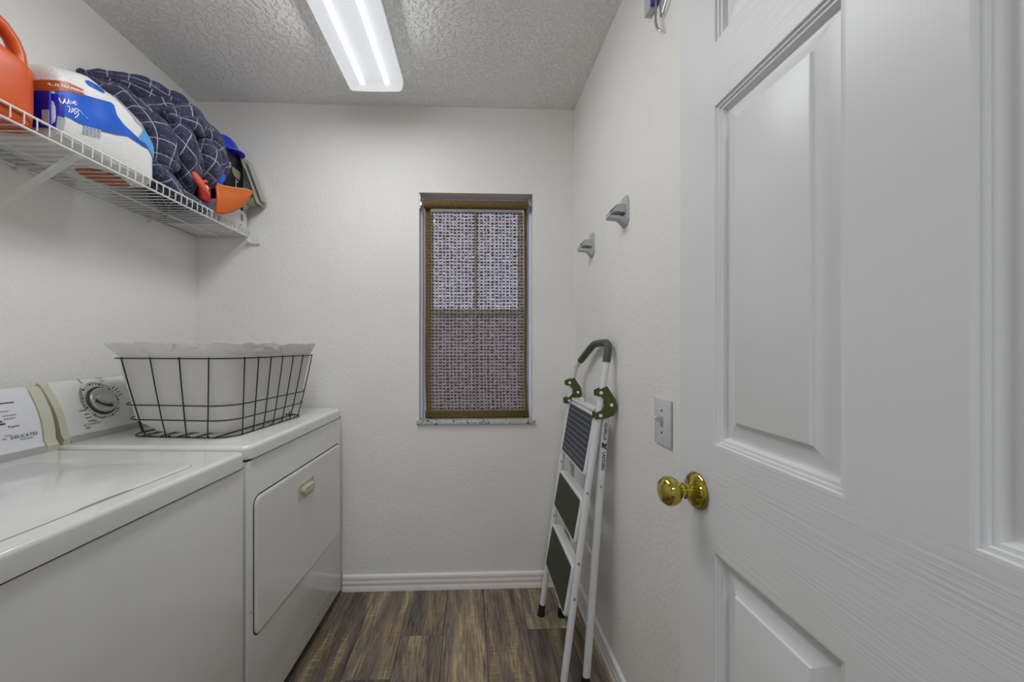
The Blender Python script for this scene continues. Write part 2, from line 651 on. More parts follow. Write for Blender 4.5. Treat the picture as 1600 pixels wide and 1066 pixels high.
# the hall behind the doorway
HY = -2.3
struct(MB().box(-1.7, 1.7, HY, YF, -0.06, 0.0).build('floor_hall', 'plank'))
struct(MB().box(-1.7, 1.7, HY, YF - WT, H, H + 0.05).build('ceiling_hall', 'hall_paint'))
struct(MB().box(-1.8, -1.7, HY, YF - WT, 0, H).build('wall_hall_left', 'hall_paint'))
struct(MB().box(1.7, 1.8, HY, YF - WT, 0, H).build('wall_hall_right', 'hall_paint'))
struct(MB().box(-1.8, 1.8, HY - 0.1, HY, 0, H).build('wall_hall_back', 'hall_paint'))
struct(MB().box(-1.8, XL - WT, YF - WT, YF - 0.015, 0, H).box(XR + WT, 1.8, YF - WT, YF - 0.015, 0, H).build('wall_hall_front', 'hall_paint'))


def baseboard(name, p0, p1, nrm):
    """three-reed baseboard swept from p0 to p1, nrm points into the room"""
    prof = [(0, 0.0), (0.013, 0.0), (0.0135, 0.022), (0.0115, 0.0245), (0.0115, 0.034), (0.0125, 0.036), (0.0125, 0.046), (0.0105, 0.049),
            (0.0105, 0.058), (0.0115, 0.061), (0.0105, 0.074), (0.006, 0.079), (0.0, 0.080)]
    m = MB()
    vs = []
    for p in (p0, p1):
        vs += [(p[0] + nrm[0] * d, p[1] + nrm[1] * d, z) for d, z in prof]
    n = len(prof)
    fs = [(i, i + 1, n + i + 1, n + i) for i in range(n - 1)] + [tuple(range(n)), tuple(range(2 * n - 1, n - 1, -1))]
    m.add(vs, fs)
    return struct(m.build(name, 'trim_white', smooth=50))


baseboard('baseboard_back', (-0.640, YB), (XR, YB), (0, -1))
baseboard('baseboard_right', (XR, YF), (XR, YB - 0.013), (-1, 0))


# ------------------------------------------------------------------ window with sill, sashes and panes
win = struct(MB().box(WX0, WX0 + 0.034, YB + 0.078, YB + REV, WZ0, WZ1, 0.003, 1)
             .box(WX1 - 0.034, WX1, YB + 0.078, YB + REV, WZ0, WZ1, 0.003, 1)
             .box(WX0 + 0.034, WX1 - 0.034, YB + 0.078, YB + REV, WZ1 - 0.034, WZ1, 0.003, 1)
             .box(WX0 + 0.034, WX1 - 0.034, YB + 0.078, YB + REV, WZ0, WZ0 + 0.03, 0.003, 1).build('window_1', 'vinyl'))


def sash(z0, z1, y0, y1, mull):
    m = MB()
    a, b, w = WX0 + 0.036, WX1 - 0.036, 0.026
    m.box(a, a + w, y0, y1, z0, z1, 0.003, 1).box(b - w, b, y0, y1, z0, z1, 0.003, 1)
    m.box(a + w, b - w, y0, y1, z0, z0 + 0.030, 0.003, 1).box(a + w, b - w, y0, y1, z1 - 0.030, z1, 0.003, 1)
    m.build('sash', 'vinyl', win)
    xm = (a + b) / 2
    MB().box(xm - 0.010, xm + 0.010, y0 + 0.004, y1 - 0.004, z0 + 0.03, z1 - 0.03, 0.003, 1).build('muntin', 'vinyl', win)
    for p, q in ((a + w, xm - 0.010), (xm + 0.010, b - w)):
        MB().box(p, q, (y0 + y1) / 2 - 0.002, (y0 + y1) / 2 + 0.002, z0 + 0.03, z1 - 0.03).build('pane', 'glass', win)


sash(1.385, WZ1 - 0.036, YB + 0.096, YB + 0.116, True)
sash(WZ0 + 0.03, 1.425, YB + 0.072, YB + 0.092, True)
# thin jamb liners seen at both sides of the shade
for x0, x1 in ((WX0, WX0 + 0.012), (WX1 - 0.012, WX1)):
    MB().box(x0, x1, YB + 0.045, YB + 0.077, WZ0 + 0.012, WZ1 - 0.002, 0.002, 1).build('jamb_liner', 'vinyl', win)
MB().box(WX0 - 0.011, WX1 + 0.011, YB - 0.016, YB - 0.0005, WZ0 - 0.010, WZ0 + 0.012, 0.004, 2).box(
    WX0 + 0.0005, WX1 - 0.0005, YB - 0.001, YB + 0.077, WZ0 + 0.0005, WZ0 + 0.012).build('window_sill', 'marble', win)

# the woven shade
SX0, SX1, SYY = -0.236, 0.290, YB + 0.038
sh = thing('woven_shade', 'brown woven grass roller shade pulled down over the window', 'window shade', (0.03, SYY, WZ1 - 0.04))
rx = Matrix.Translation((SX0 - 0.006, SYY - 0.016, 1.953)) @ Matrix.Rotation(PI / 2, 4, 'Y')
MB().lathe([(0.0, 0.0), (0.019, 0.0), (0.0215, 0.004)] + [(0.0215 + 0.0006 * (i % 2), 0.004 + i * 0.0075) for i in range(1, 70)] + [(0.0215, 0.532), (0.019, 0.536), (0.0, 0.536)], 20, rx).build('roll', 'band_brown', sh)
for s, x in ((-1, WX0 + 0.001), (1, WX1 - 0.005)):
    MB().box(x, x + 0.004, SYY - 0.034, SYY + 0.006, 1.925, 1.998, 0.0015, 1).box(x - 0.004 if s > 0 else x, x + 0.004 if s > 0 else x + 0.008, SYY - 0.024, SYY - 0.008, 1.945, 1.961).build('roller_bracket', 'chrome', sh)
ZT, ZB_ = 1.930, 0.860
NR, NC = 61, 25


def shade_dx(z):
    t = (ZT - z) / (ZT - ZB_)
    return 0.004 * math.sin(t * 7.0) * smoothstep(0.3, 1.0, t) + 0.003 * t


weave, strands = MB(), MB()
cw = (SX1 - SX0 - 0.046) / NC
col_x = [SX0 + 0.030 + cw * i for i in range(NC + 1)]
for i in range(1, NC):
    col_x[i] += random.uniform(-0.0035, 0.0035)
zp = (ZT - 0.004 - (ZB_ + 0.040)) / NR
for r in range(NR):
    zc = ZT - 0.006 - (r + 0.5) * zp
    for c in range(NC):
        x0, x1 = col_x[c], col_x[c + 1]
        w = (x1 - x0) * random.uniform(0.66, 0.90) / 2
        hgt = zp * random.uniform(0.24, 0.38)
        xc = (x0 + x1) / 2 + random.uniform(-0.001, 0.001) + shade_dx(zc)
        z = zc + random.uniform(-0.0014, 0.0014)
        n = 6
        ring = [(math.cos(2 * PI * k / n), math.sin(2 * PI * k / n)) for k in range(n)]
        vs = [(xc - w, SYY, z), (xc + w, SYY, z)]
        for t_ in (-0.55, 0.55):
            vs += [(xc + w * t_ * 1.25, SYY + 0.0022 * a, z + hgt * b) for a, b in ring]
        fs = [(0, 2 + (k + 1) % n, 2 + k) for k in range(n)] + [(1, 8 + k, 8 + (k + 1) % n) for k in range(n)]
        fs += [(2 + k, 2 + (k + 1) % n, 8 + (k + 1) % n, 8 + k) for k in range(n)]
        weave.add(vs, fs)
    zz = zc - zp * 0.5
    pts = [(SX0 + 0.012 + (SX1 - SX0 - 0.024) * k / 26 + shade_dx(zz), SYY - 0.0026 + 0.0006 * (k % 2), zz + random.uniform(-0.0010, 0.0010)) for k in range(27)]
    strands.tube(pts, random.uniform(0.0009, 0.0015), 4)
for c in range(1, NC):
    pts = [(col_x[c] + random.uniform(-0.0008, 0.0008) + shade_dx(ZT - (ZT - ZB_) * k / 40), SYY - 0.002 * (1 if k % 2 else -1), ZT - (ZT - ZB_ - 0.03) * k / 40) for k in range(41)]
    strands.tube(pts, random.uniform(0.0007, 0.0016), 4)
o = weave.build('weave', 'yarn_brown', sh)
o['kind'] = 'stuff'
o = strands.build('binding_threads', 'yarn_tan', sh)
o['kind'] = 'stuff'


def shade_strip(x0, x1, z0, z1, name, n=24, dy=0.0):
    def fn(a, b):
        z = z0 + (z1 - z0) * a
        return (x0 + (x1 - x0) * b + shade_dx(z), SYY + dy, z)
    m = MB()
    m.grid(fn, n, 2)
    ob = m.build(name, 'band_brown', sh, fix=False)
    md = ob.modifiers.new('thick', 'SOLIDIFY')
    md.thickness = 0.004
    md.offset = 0
    return ob


shade_strip(SX0, SX0 + 0.028, ZB_, ZT + 0.015, 'side_hem')
shade_strip(SX1 - 0.014, SX1, ZB_, ZT + 0.015, 'side_hem')
shade_strip(SX0 - 0.004, SX1 + 0.004, ZB_ - 0.003, ZB_ + 0.036, 'bottom_hem', 4, -0.0046)

# outside the window
tag(MB().box(-9, 9, YB + 0.4, 14, -0.45, -0.40).build('lawn', 'lawn'), 'green lawn outside beyond the shaded window', 'lawn')['kind'] = 'structure'
fc = thing('backdrop_fence', 'board fence added outside, dimming the view behind the lower shade', 'fence', (0, 7.0, -0.40))  # added boards, sized to tone down the sky behind the lower shade
fmesh = None
for i in range(36):
    if fmesh is None:
        ob = MB().box(-0.09, 0.09, -0.012, 0.012, 0, 2.22, 0.004, 1).build('board', 'fence_wood', fc, local=True)
        fmesh = ob.data
    else:
        ob = link('board', fmesh, fc)
    ob.location = (-3.2 + i * 0.183, 0, 0.02)
for z in (0.45, 1.4):
    MB().box(-2.7, 2.9, 0.013, 0.05, z, z + 0.08).build('rail', 'fence_wood', fc, local=True)

# ------------------------------------------------------------------ six-panel door, open flat against the right wall
DFX, DTH = 0.425, 0.035
DY = [-0.033, 0.075, 0.315, 0.424, 0.664, 0.772]      # stile, panel, mullion, panel, stile
DZs = [0.012, 0.245, 0.870, 1.053, 1.650, 1.754, 1.925, 2.038]
door = struct(MB().box(DFX + 0.0185, DFX + DTH - 0.002, DY[0] + 0.001, DY[5] - 0.001, DZs[0] + 0.001, DZs[7] - 0.001).build('door_1', 'door_vertical'))


def slab(y0, y1, z0, z1, name, mat):
    return MB().box(DFX, DFX + 0.0184, y0, y1, z0, z1).build(name, mat, door)


slab(DY[0], DY[1], DZs[0], DZs[7], 'stile', 'door_vertical')
slab(DY[4], DY[5], DZs[0], DZs[7], 'stile', 'door_vertical')
for a, b in ((0, 1), (2, 3), (4, 5), (6, 7)):
    slab(DY[1], DY[4], DZs[a], DZs[b], 'rail', 'door_horizontal')
for a, b in ((1, 2), (3, 4), (5, 6)):
    slab(DY[2], DY[3], DZs[a], DZs[b], 'mullion', 'door_vertical')


def door_panel(y0, y1, z0, z1):
    # (inset, depth below the door face): three-step sticking, flat bevel, raised field
    prof = [(0.0, 0.0), (0.0035, 0.0005), (0.0045, 0.0035), (0.0085, 0.0042), (0.0095, 0.0068), (0.0135, 0.0076), (0.0150, 0.0115), (0.0170, 0.0148),
            (0.0195, 0.0155), (0.0220, 0.0155), (0.0490, 0.0065), (0.0500, 0.0032), (0.0520, 0.0026)]
    vs, fs = [], []
    for d, h in prof:
        x = DFX + h
        vs += [(x, y0 + d, z0 + d), (x, y1 - d, z0 + d), (x, y1 - d, z1 - d), (x, y0 + d, z1 - d)]
    for i in range(len(prof) - 1):
        for j in range(4):
            k = (j + 1) % 4
            fs.append((i * 4 + j, i * 4 + k, i * 4 + 4 + k, i * 4 + 4 + j))
    e = (len(prof) - 1) * 4
    fs.append((e, e + 1, e + 2, e + 3))
    m = MB()
    m.add(vs, fs)
    m.build('panel', 'door_panel', door, smooth=20, fix=False)


for a, b in ((1, 2), (3, 4)):
    for c, d in ((1, 2), (3, 4), (5, 6)):
        door_panel(DY[a], DY[b], DZs[c], DZs[d])
for i in (0.25, 1.02, 1.80):
    MB().box(DFX + 0.008, DFX + 0.024, DY[0] - 0.004, DY[0] + 0.0, i, i + 0.09).tube([(DFX + 0.002, DY[0] - 0.005, i), (DFX + 0.002, DY[0] - 0.005, i + 0.09)], 0.006, 8).build('hinge', 'brass', door)
kn = Matrix.Translation((DFX, 0.711, 0.957)) @ Matrix.Rotation(-PI / 2, 4, 'Y')
k = MB().lathe([(0.0, 0.0), (0.0335, 0.0), (0.0345, 0.003), (0.0325, 0.0065), (0.029, 0.008), (0.028, 0.0105), (0.022, 0.013), (0.015, 0.0145),
                (0.0125, 0.017), (0.0125, 0.022), (0.0145, 0.0235), (0.0145, 0.0265), (0.0115, 0.028), (0.0115, 0.034), (0.0135, 0.036), (0.0175, 0.0385),
                (0.0235, 0.043), (0.0265, 0.050), (0.0270, 0.056), (0.0255, 0.062), (0.0205, 0.068), (0.0120, 0.0715), (0.0, 0.0725)], 32, kn).build('door_knob', 'brass', door, smooth=40)
lab(k, 'polished brass door knob')
kb = Matrix.Translation((DFX + DTH - 0.002, 0.711, 0.957)) @ Matrix.Rotation(PI / 2, 4, 'Y')
MB().lathe([(0.0, 0.0), (0.033, 0.0), (0.030, 0.008), (0.012, 0.014), (0.0115, 0.026), (0.022, 0.034), (0.026, 0.045), (0.018, 0.056), (0.0, 0.060)], 24, kb).build('door_knob', 'brass', door)
# door lining of the opening behind the camera
t1 = struct(MB().box(DX0, DX0 + 0.016, YF - WT, YF, 0, DZ).box(DX1 - 0.001, DX1 + 0.0, YF - WT, YF - 0.01, 0, DZ).box(DX0, DX1, YF - WT, YF, DZ - 0.014, DZ).build('trim_1', 'trim_white'))


# ------------------------------------------------------------------ fluorescent ceiling fixture
fx = thing('ceiling_light', 'long white fluorescent ceiling light with prismatic diffuser', 'ceiling light', (-0.436, 1.155, H), math.radians(-0.8))
LZ = -0.064
MB().box(-0.118, 0.118, -0.606, 0.606, -0.022, -0.0005, 0.003, 1).build('pan', 'pan_white', fx, local=True)


def lens_pt(a, y):
    # cross-section of the wrap lens, a in 0..1 from left to right
    prof = [(-0.122, -0.010), (-0.121, -0.040), (-0.116, -0.056), (-0.106, -0.063), (-0.05, -0.065), (0.05, -0.065), (0.106, -0.063), (0.116, -0.056), (0.121, -0.040), (0.122, -0.010)]
    p = prof[a]
    return (p[0], y, p[1])


m = MB()
for y in (-0.606, 0.606):
    m.v += [lens_pt(i, y) for i in range(10)]
m.f += [(i, i + 1, 11 + i, 10 + i) for i in range(9)]
m.build('diffuser', 'diffuser', fx, local=True, smooth=30)
for y in (-0.606, 0.606):
    m = MB()
    d = 0.004 if y > 0 else -0.004
    m.v += [lens_pt(i, y) for i in range(10)] + [lens_pt(i, y + d) for i in range(10)]
    m.f += [tuple(range(10)), tuple(range(19, 9, -1))] + [(i, (i + 1) % 10, 10 + (i + 1) % 10, 10 + i) for i in range(10)]
    m.build('end_cap', 'lens_end', fx, local=True)
for x in (-0.055, 0.055):
    MB().tube([(x, -0.585, -0.041), (x, 0.585, -0.041)], 0.0125, 12).build('tube', 'lamp_tube', fx, local=True)

# light leaves the bottom of the wrap lens and both of its flanks
for dx, dz, w, ry, share in ((0.0, -0.069, 0.21, 0.0, 0.72), (-0.124, -0.062, 0.05, math.radians(46), 0.14), (0.124, -0.062, 0.05, math.radians(-46), 0.14)):
    fl = bpy.data.lights.new('fixture_light', 'AREA')
    fl.shape = 'RECTANGLE'
    fl.size, fl.size_y = w, 1.0
    fl.energy = FIXTURE_WATTS * share
    fl.color = (0.97, 0.985, 1.0)
    fo = bpy.data.objects.new('fixture_light', fl)
    COL.objects.link(fo)
    fo.location = (-0.436 + dx, 1.055, H + dz)
    fo.rotation_euler = (0, ry, 0)

hl = thing('hall_fill_lamp', 'round flush fill lamp added in the unseen hall behind the camera', 'ceiling light', (0.0, -1.2, H))  # added lamp, out of view, fills the room through the doorway
MB().lathe([(0.0, -0.001), (0.20, -0.001), (0.20, -0.02), (0.16, -0.05), (0.0, -0.06)], 24).build('shade', 'pan_white', hl, local=True)
ld = bpy.data.lights.new('hall_fill_light', 'AREA')
ld.shape = 'DISK'
ld.size = 0.5
ld.energy = HALL_FILL_WATTS
ld.color = (0.92, 0.96, 1.0)
lo = bpy.data.objects.new('hall_fill_light', ld)
COL.objects.link(lo)
lo.location = (0, -1.2, H - 0.08)


# ------------------------------------------------------------------ washer and dryer
def slab_top(x0, x1, y0, y1, z0, z1, r_plan, r_edge):
    """worktop with rounded plan corners and rolled upper edge"""
    def ring(ins, z):
        out = []
        for cx, cy, a in ((x1 - r_plan, y1 - r_plan, 0), (x0 + r_plan, y1 - r_plan, PI / 2), (x0 + r_plan, y0 + r_plan, PI), (x1 - r_plan, y0 + r_plan, 1.5 * PI)):
            for k in range(7):
                w = a + PI / 2 * k / 6
                out.append((cx + (r_plan - ins) * math.cos(w), cy + (r_plan - ins) * math.sin(w), z))
        return out
    rings = [ring(0, z0)]
    for k in range(6):
        w = PI / 2 * k / 5
        rings.append(ring(r_edge * (1 - math.cos(w)), z1 - r_edge + r_edge * math.sin(w)))
    m = MB()
    n = len(rings[0])
    vs = [p for r in rings for p in r]
    fs = [(i * n + j, i * n + (j + 1) % n, (i + 1) * n + (j + 1) % n, (i + 1) * n + j) for i in range(len(rings) - 1) for j in range(n)]
    fs += [tuple(range(n - 1, -1, -1)), tuple((len(rings) - 1) * n + j for j in range(n))]
    m.add(vs, fs)
    return m


def rrect(cx, cy, w, h, r, n=5):
    out = []
    for sx, sy, a in ((1, 1, 0), (-1, 1, PI / 2), (-1, -1, PI), (1, -1, 1.5 * PI)):
        for k in range(n + 1):
            t = a + PI / 2 * k / n
            out.append((cx + sx * (w / 2 - r) + r * math.cos(t), cy + sy * (h / 2 - r) + r * math.sin(t)))
    return out


def console(root, xf, z0, y0, y1, face, xb, lean, zh=0.190, cap=0.022):
    """leaning control console: a body with rounded back, end caps and a printed face; returns a face frame"""
    def section(off):
        # side profile (x, z): bulged front, rounded top, upright back
        return [(xf + 0.006 + off, z0), (xf + 0.010 + off, z0 + 0.018), (xf + off, z0 + 0.034)] + \
               [(xf + off - lean * t - 0.010 * math.sin(PI * t) * -1, z0 + 0.034 + (zh - 0.052) * t) for t in (0.2, 0.4, 0.6, 0.8, 1.0)] + \
               [(xf - lean - 0.006, z0 + zh - 0.005), (xf - lean - 0.013, z0 + zh), (xb + 0.002, z0 + zh - 0.002), (xb, z0 + zh - 0.006), (xb, z0)]
    m = MB()
    m.prism(section(0.0), 'y', y0 + cap, y1 - cap)
    m.build('console', face, root, local=True, smooth=30)
    for a, b in ((y0, y0 + cap - 0.0012), (y1 - cap + 0.0012, y1)):
        m = MB()
        m.prism(section(0.004), 'y', a, b)
        m.build('end_cap', 'cream_plastic', root, local=True, smooth=30)
    MB().box(xf + 0.0035, xf + 0.0125, y0 + cap, y1 - cap, z0 + 0.001, z0 + 0.0215).build('lower_strip', 'console_edge', root, local=True)

    def fp(y, t, lift=0.001):
        """point on the printed face: y along the console, t metres up the face from its lower edge"""
        q = t / (zh - 0.052)
        return (xf - lean * q + 0.010 * math.sin(PI * max(0, min(1, q))) + lift, y, z0 + 0.034 + t)
    return fp


def face_text(m, fp, body, size, y, t, ang=0.0, align='CENTER'):
    vs, fs = text_geo(body, size, align)
    ca, sa = math.cos(ang), math.sin(ang)
    m.add([fp(y + (a * ca - b * sa), t + a * sa + b * ca) for a, b in vs], fs)


def face_bar(m, fp, y, t, w, h, ang=0.0):
    ca, sa = math.cos(ang), math.sin(ang)
    q = [(-w / 2, -h / 2), (w / 2, -h / 2), (w / 2, h / 2), (-w / 2, h / 2)]
    m.add([fp(y + a * ca - b * sa, t + a * sa + b * ca) for a, b in q], [(0, 1, 2, 3)])


def face_arc(m, fp, y, t, r0, r1, a0, a1, n=14):
    vs = []
    for i in range(n + 1):
        w = a0 + (a1 - a0) * i / n
        vs += [fp(y + r0 * math.cos(w), t + r0 * math.sin(w)), fp(y + r1 * math.cos(w), t + r1 * math.sin(w))]
    m.add(vs, [(2 * i, 2 * i + 1, 2 * i + 3, 2 * i + 2) for i in range(n)])


# ---- dryer (far one)
DR_W, DR_D, DR_T = 0.735, 0.672, 0.926
dr = thing('clothes_dryer', 'white front-loading clothes dryer against the back wall, basket on top', 'dryer', (-0.651, 1.554, 0.0), math.radians(-2.8))
y0, y1 = -DR_W / 2, DR_W / 2
MB().box(-DR_D + 0.01, -0.004, y0 + 0.002, y1 - 0.002, 0.035, DR_T - 0.046, 0.006, 3).build('body', 'enamel', dr, local=True)
MB().box(-DR_D + 0.03, -0.03, y0 + 0.02, y1 - 0.02, 0.0, 0.036).build('base', 'gap_dark', dr, local=True)
MB().box(-DR_D + 0.02, -0.0045, y0 + 0.003, y1 - 0.003, DR_T - 0.047, DR_T - 0.041).build('seam', 'gap_dark', dr, local=True)
slab_top(-DR_D + 0.008, 0.002, y0, y1, DR_T - 0.042, DR_T, 0.035, 0.014).build('top', 'enamel', dr, local=True)
# loading door: a slightly proud panel in a dark joint
dy0, dy1, dz0, dz1 = y0 + 0.036, y1 - 0.022, 0.325, 0.758
m = MB()
m.prism(rrect((dy0 + dy1) / 2, (dz0 + dz1) / 2, dy1 - dy0 + 0.009, dz1 - dz0 + 0.009, 0.032), 'x', -0.010, -0.0034)
m.build('door_joint', 'gap_dark', dr, local=True)
m = MB()
a = rrect((dy0 + dy1) / 2, (dz0 + dz1) / 2, dy1 - dy0, dz1 - dz0, 0.028, 8)
b = rrect((dy0 + dy1) / 2, (dz0 + dz1) / 2, dy1 - dy0 - 0.010, dz1 - dz0 - 0.010, 0.024, 8)
c = rrect((dy0 + dy1) / 2, (dz0 + dz1) / 2, dy1 - dy0 - 0.024, dz1 - dz0 - 0.024, 0.020, 8)
n = len(a)
vs = [(-0.012, p, q) for p, q in a] + [(-0.0005, p, q) for p, q in a] + [(0.003, p, q) for p, q in b] + [(0.003, p, q) for p, q in c]
fs = [(i * n + j, i * n + (j + 1) % n, (i + 1) * n + (j + 1) % n, (i + 1) * n + j) for i in range(3) for j in range(n)] + [tuple(3 * n + j for j in range(n)), tuple(range(n - 1, -1, -1))]
m.add(vs, fs)
ld_ = m.build('door', 'enamel', dr, local=True)
# recessed pull in the door
hy, hz = -0.005, 0.668
m = MB()
fr = rrect(hy, hz, 0.125, 0.066, 0.006)
fi = rrect(hy, hz, 0.113, 0.054, 0.005)
n = len(fr)
m.add([(0.0028, p, q) for p, q in fr] + [(0.0052, p, q) for p, q in fr] + [(0.0052, p, q) for p, q in fi] + [(0.0034, p, q) for p, q in fi],
      [(i * n + j, i * n + (j + 1) % n, (i + 1) * n + (j + 1) % n, (i + 1) * n + j) for i in range(3) for j in range(n)] + [tuple(3 * n + j for j in range(n))])
m.build('handle_frame', 'cream_plastic', ld_, local=True)
m = MB()
m.prism([(hy - 0.042, hz + 0.004), (hy - 0.036, hz - 0.010), (hy + 0.036, hz - 0.010), (hy + 0.044, hz + 0.004), (hy + 0.040, hz + 0.015), (hy - 0.038, hz + 0.015)], 'x', 0.003, 0.020)
m.build('handle', 'cream_plastic', ld_, local=True)
# fold line of the lower front panel
MB().box(-0.0045, -0.0034, y0 + 0.02, y1 - 0.02, 0.110, 0.1125).build('panel_crease', 'console_edge', dr, local=True)
for p, q in ((y0 + 0.020, 0.415), (y1 - 0.016, 0.60)):
    MB().lathe([(0, 0.0), (0.0035, 0.0), (0.003, 0.0015), (0, 0.002)], 10, Matrix.Translation((-0.0042, p, q)) @ Matrix.Rotation(PI / 2, 4, 'Y')).build('screw', 'screw', dr, local=True)
fp = console(dr, -0.585, DR_T - 0.001, y0 + 0.012, y1 - 0.012, 'console_face_warm', -DR_D + 0.010, 0.056)
ky, kt = -0.205, 0.082
sl = math.atan2(0.056, 0.138)
kc = Vector(fp(ky, kt, 0.0))
kmat = Matrix.Translation(kc) @ Matrix.Rotation(PI / 2 - sl, 4, 'Y')
MB().lathe([(0, 0), (0.0500, 0), (0.0500, 0.003), (0.0455, 0.006), (0, 0.006)], 32, kmat).build('dial_ring', 'knob_ring', dr, local=True)
dk = MB().lathe([(0, 0.006), (0.0435, 0.006), (0.0435, 0.010), (0.0400, 0.013), (0.0345, 0.0115), (0, 0.0115)], 32, kmat).build('dial', 'silver_plastic', dr, local=True)
m = MB()
pts = [(0.030 * math.cos(w), 0.017 * math.sin(w)) for w in [2 * PI * i / 20 for i in range(20)]]
g = Matrix.Rotation(math.radians(62), 4, 'Z')
vs = [kmat @ (g @ Vector((p, q, 0.011))) for p, q in pts] + [kmat @ (g @ Vector((p * 0.9, q * 0.72, 0.026))) for p, q in pts]
m.add(vs, [(i, (i + 1) % 20, 20 + (i + 1) % 20, 20 + i) for i in range(20)] + [tuple(range(20, 40))])
m.build('grip', 'silver_plastic', dk, local=True)
m = MB()
vs = [kmat @ (g @ Vector((p * 1.04, q * 0.5 - 0.0145, 0.0125))) for p, q in pts]
m.add(vs, [tuple(range(20))])
m.build('grip_hollow', 'knob_ring', dk, local=True)
m = MB()
q = [kmat @ Vector((p, r_, 0.0134)) for p, r_ in ((-0.004, -0.043), (0.004, -0.043), (0.004, -0.034), (-0.004, -0.034))]
m.add(q, [(0, 1, 2, 3)])
m.build('pointer', 'pack_print', dk, local=True)
m = MB()
face_text(m, fp, 'AUTOMATIC', 0.0095, ky - 0.052, kt - 0.070)
face_text(m, fp, 'DRY', 0.0095, ky - 0.066, kt - 0.080)
face_text(m, fp, 'TIMED', 0.0085, ky + 0.030, kt + 0.074)
face_text(m, fp, 'DRY', 0.0085, ky + 0.036, kt + 0.064)
for i in range(34):
    w = 2 * PI * i / 34 + 0.1
    if i % 9 == 4:
        continue
    face_bar(m, fp, ky + 0.056 * math.cos(w), kt + 0.056 * math.sin(w), 0.003 if i % 3 else 0.007, 0.0045, w + PI / 2)
for w, r0, ln in ((2.05, 0.079, 0.020), (3.45, 0.074, 0.022), (3.66, 0.072, 0.014), (3.82, 0.076, 0.019), (3.98, 0.079, 0.021), (4.12, 0.074, 0.010), (0.55, 0.072, 0.016), (0.42, 0.074, 0.018), (0.30, 0.074, 0.012), (0.16, 0.073, 0.016)):
    face_bar(m, fp, ky + r0 * math.cos(w), kt + r0 * math.sin(w), ln, 0.0022, 0.0 if 3 < w < 4.4 else w)
LT = m.build('lettering', 'print_black', dr, local=True, smooth=0, fix=False)
LT['kind'] = 'stuff'
m = MB()
face_arc(m, fp, ky, kt, 0.058, 0.066, 2.3, 3.5)
face_arc(m, fp, ky, kt, 0.056, 0.061, 3.9, 4.5)
face_arc(m, fp, ky, kt, 0.060, 0.0625, 0.7, 1.9)
LT = m.build('print_arcs', 'print_grey', dr, local=True, smooth=0, fix=False)
LT['kind'] = 'stuff'

# ---- washer (near one)
WA_W, WA_D, WA_T = 0.685, 0.645, 0.920
wa = thing('washing_machine', 'white top-loading washing machine nearest the camera', 'washing machine', (-0.684, 0.818, 0.0), math.radians(-4.0))
y0, y1 = -WA_W / 2, WA_W / 2
MB().box(-WA_D + 0.01, -0.004, y0 + 0.002, y1 - 0.002, 0.035, WA_T - 0.049, 0.006, 3).build('body', 'enamel', wa, local=True)
MB().box(-WA_D + 0.03, -0.03, y0 + 0.02, y1 - 0.02, 0.0, 0.036).build('base', 'gap_dark', wa, local=True)
MB().box(-WA_D + 0.02, -0.0045, y0 + 0.003, y1 - 0.003, WA_T - 0.050, WA_T - 0.044).build('seam', 'gap_dark', wa, local=True)
slab_top(-WA_D + 0.006, 0.002, y0, y1, WA_T - 0.045, WA_T, 0.022, 0.011).build('top', 'enamel', wa, local=True)
# lid: inset panel with a fine joint and a finger scoop in its front edge
lx0, lx1, ly0, ly1 = -0.495, -0.044, y0 + 0.06, 0.213


def lid_outline(g, scoop):
    out = []
    r = 0.03
    for cx, cy, a in ((lx1 - r, ly1 - r, 0), (lx0 + r, ly1 - r, PI / 2), (lx0 + r, ly0 + r, PI), (lx1 - r, ly0 + r, 1.5 * PI)):
        for k in range(6):
            w = a + PI / 2 * k / 5
            out.append((cx + (r + g) * math.cos(w), cy + (r + g) * math.sin(w)))
    # scoop between the last corner and the first, along the front edge
    for t in (0.0, 0.08, 0.18, 0.5, 0.82, 0.92, 1.0):
        yy = -0.085 + t * 0.135
        out.append((lx1 + g - scoop * smoothstep(0, 0.25, t) * smoothstep(0, 0.25, 1 - t), yy))
    return out


m = MB()
m.prism(lid_outline(0.0018, 0.0), 'z', WA_T - 0.002, WA_T + 0.0004)
m.build('lid_joint', 'print_grey', wa, local=True)  # its grey showing in the scoop stands in for the recess shade
m = MB()
a, b = lid_outline(0.0, 0.008), lid_outline(-0.004, 0.008)
n = len(a)
m.add([(p, q, WA_T - 0.001) for p, q in a] + [(p, q, WA_T + 0.0012) for p, q in a] + [(p, q, WA_T + 0.0028) for p, q in b],
      [(i * n + j, i * n + (j + 1) % n, (i + 1) * n + (j + 1) % n, (i + 1) * n + j) for i in range(2) for j in range(n)] + [tuple(2 * n + j for j in range(n)), tuple(range(n - 1, -1, -1))])
m.build('lid', 'enamel', wa, local=True, smooth=25)
fp = console(wa, -0.578, WA_T - 0.001, y0 + 0.006, y1 - 0.002, 'console_face', -WA_D + 0.006, 0.042, cap=0.030)
cy_, ct_ = 0.150, 0.072
m = MB()
face_text(m, fp, 'DELICATES', 0.0125, 0.268, 0.026)
face_text(m, fp, 'Regular', 0.0085, 0.236, 0.056, align='LEFT')
face_bar(m, fp, 0.232, 0.128, 0.018, 0.0028)
face_bar(m, fp, 0.244, 0.119, 0.046, 0.0028)
face_bar(m, fp, 0.222, 0.073, 0.010, 0.004)
face_bar(m, fp, 0.226, 0.066, 0.012, 0.004)
face_bar(m, fp, 0.214, 0.096, 0.012, 0.004)
LT = m.build('lettering', 'print_black', wa, local=True, smooth=0, fix=False)
LT['kind'] = 'stuff'
m = MB()
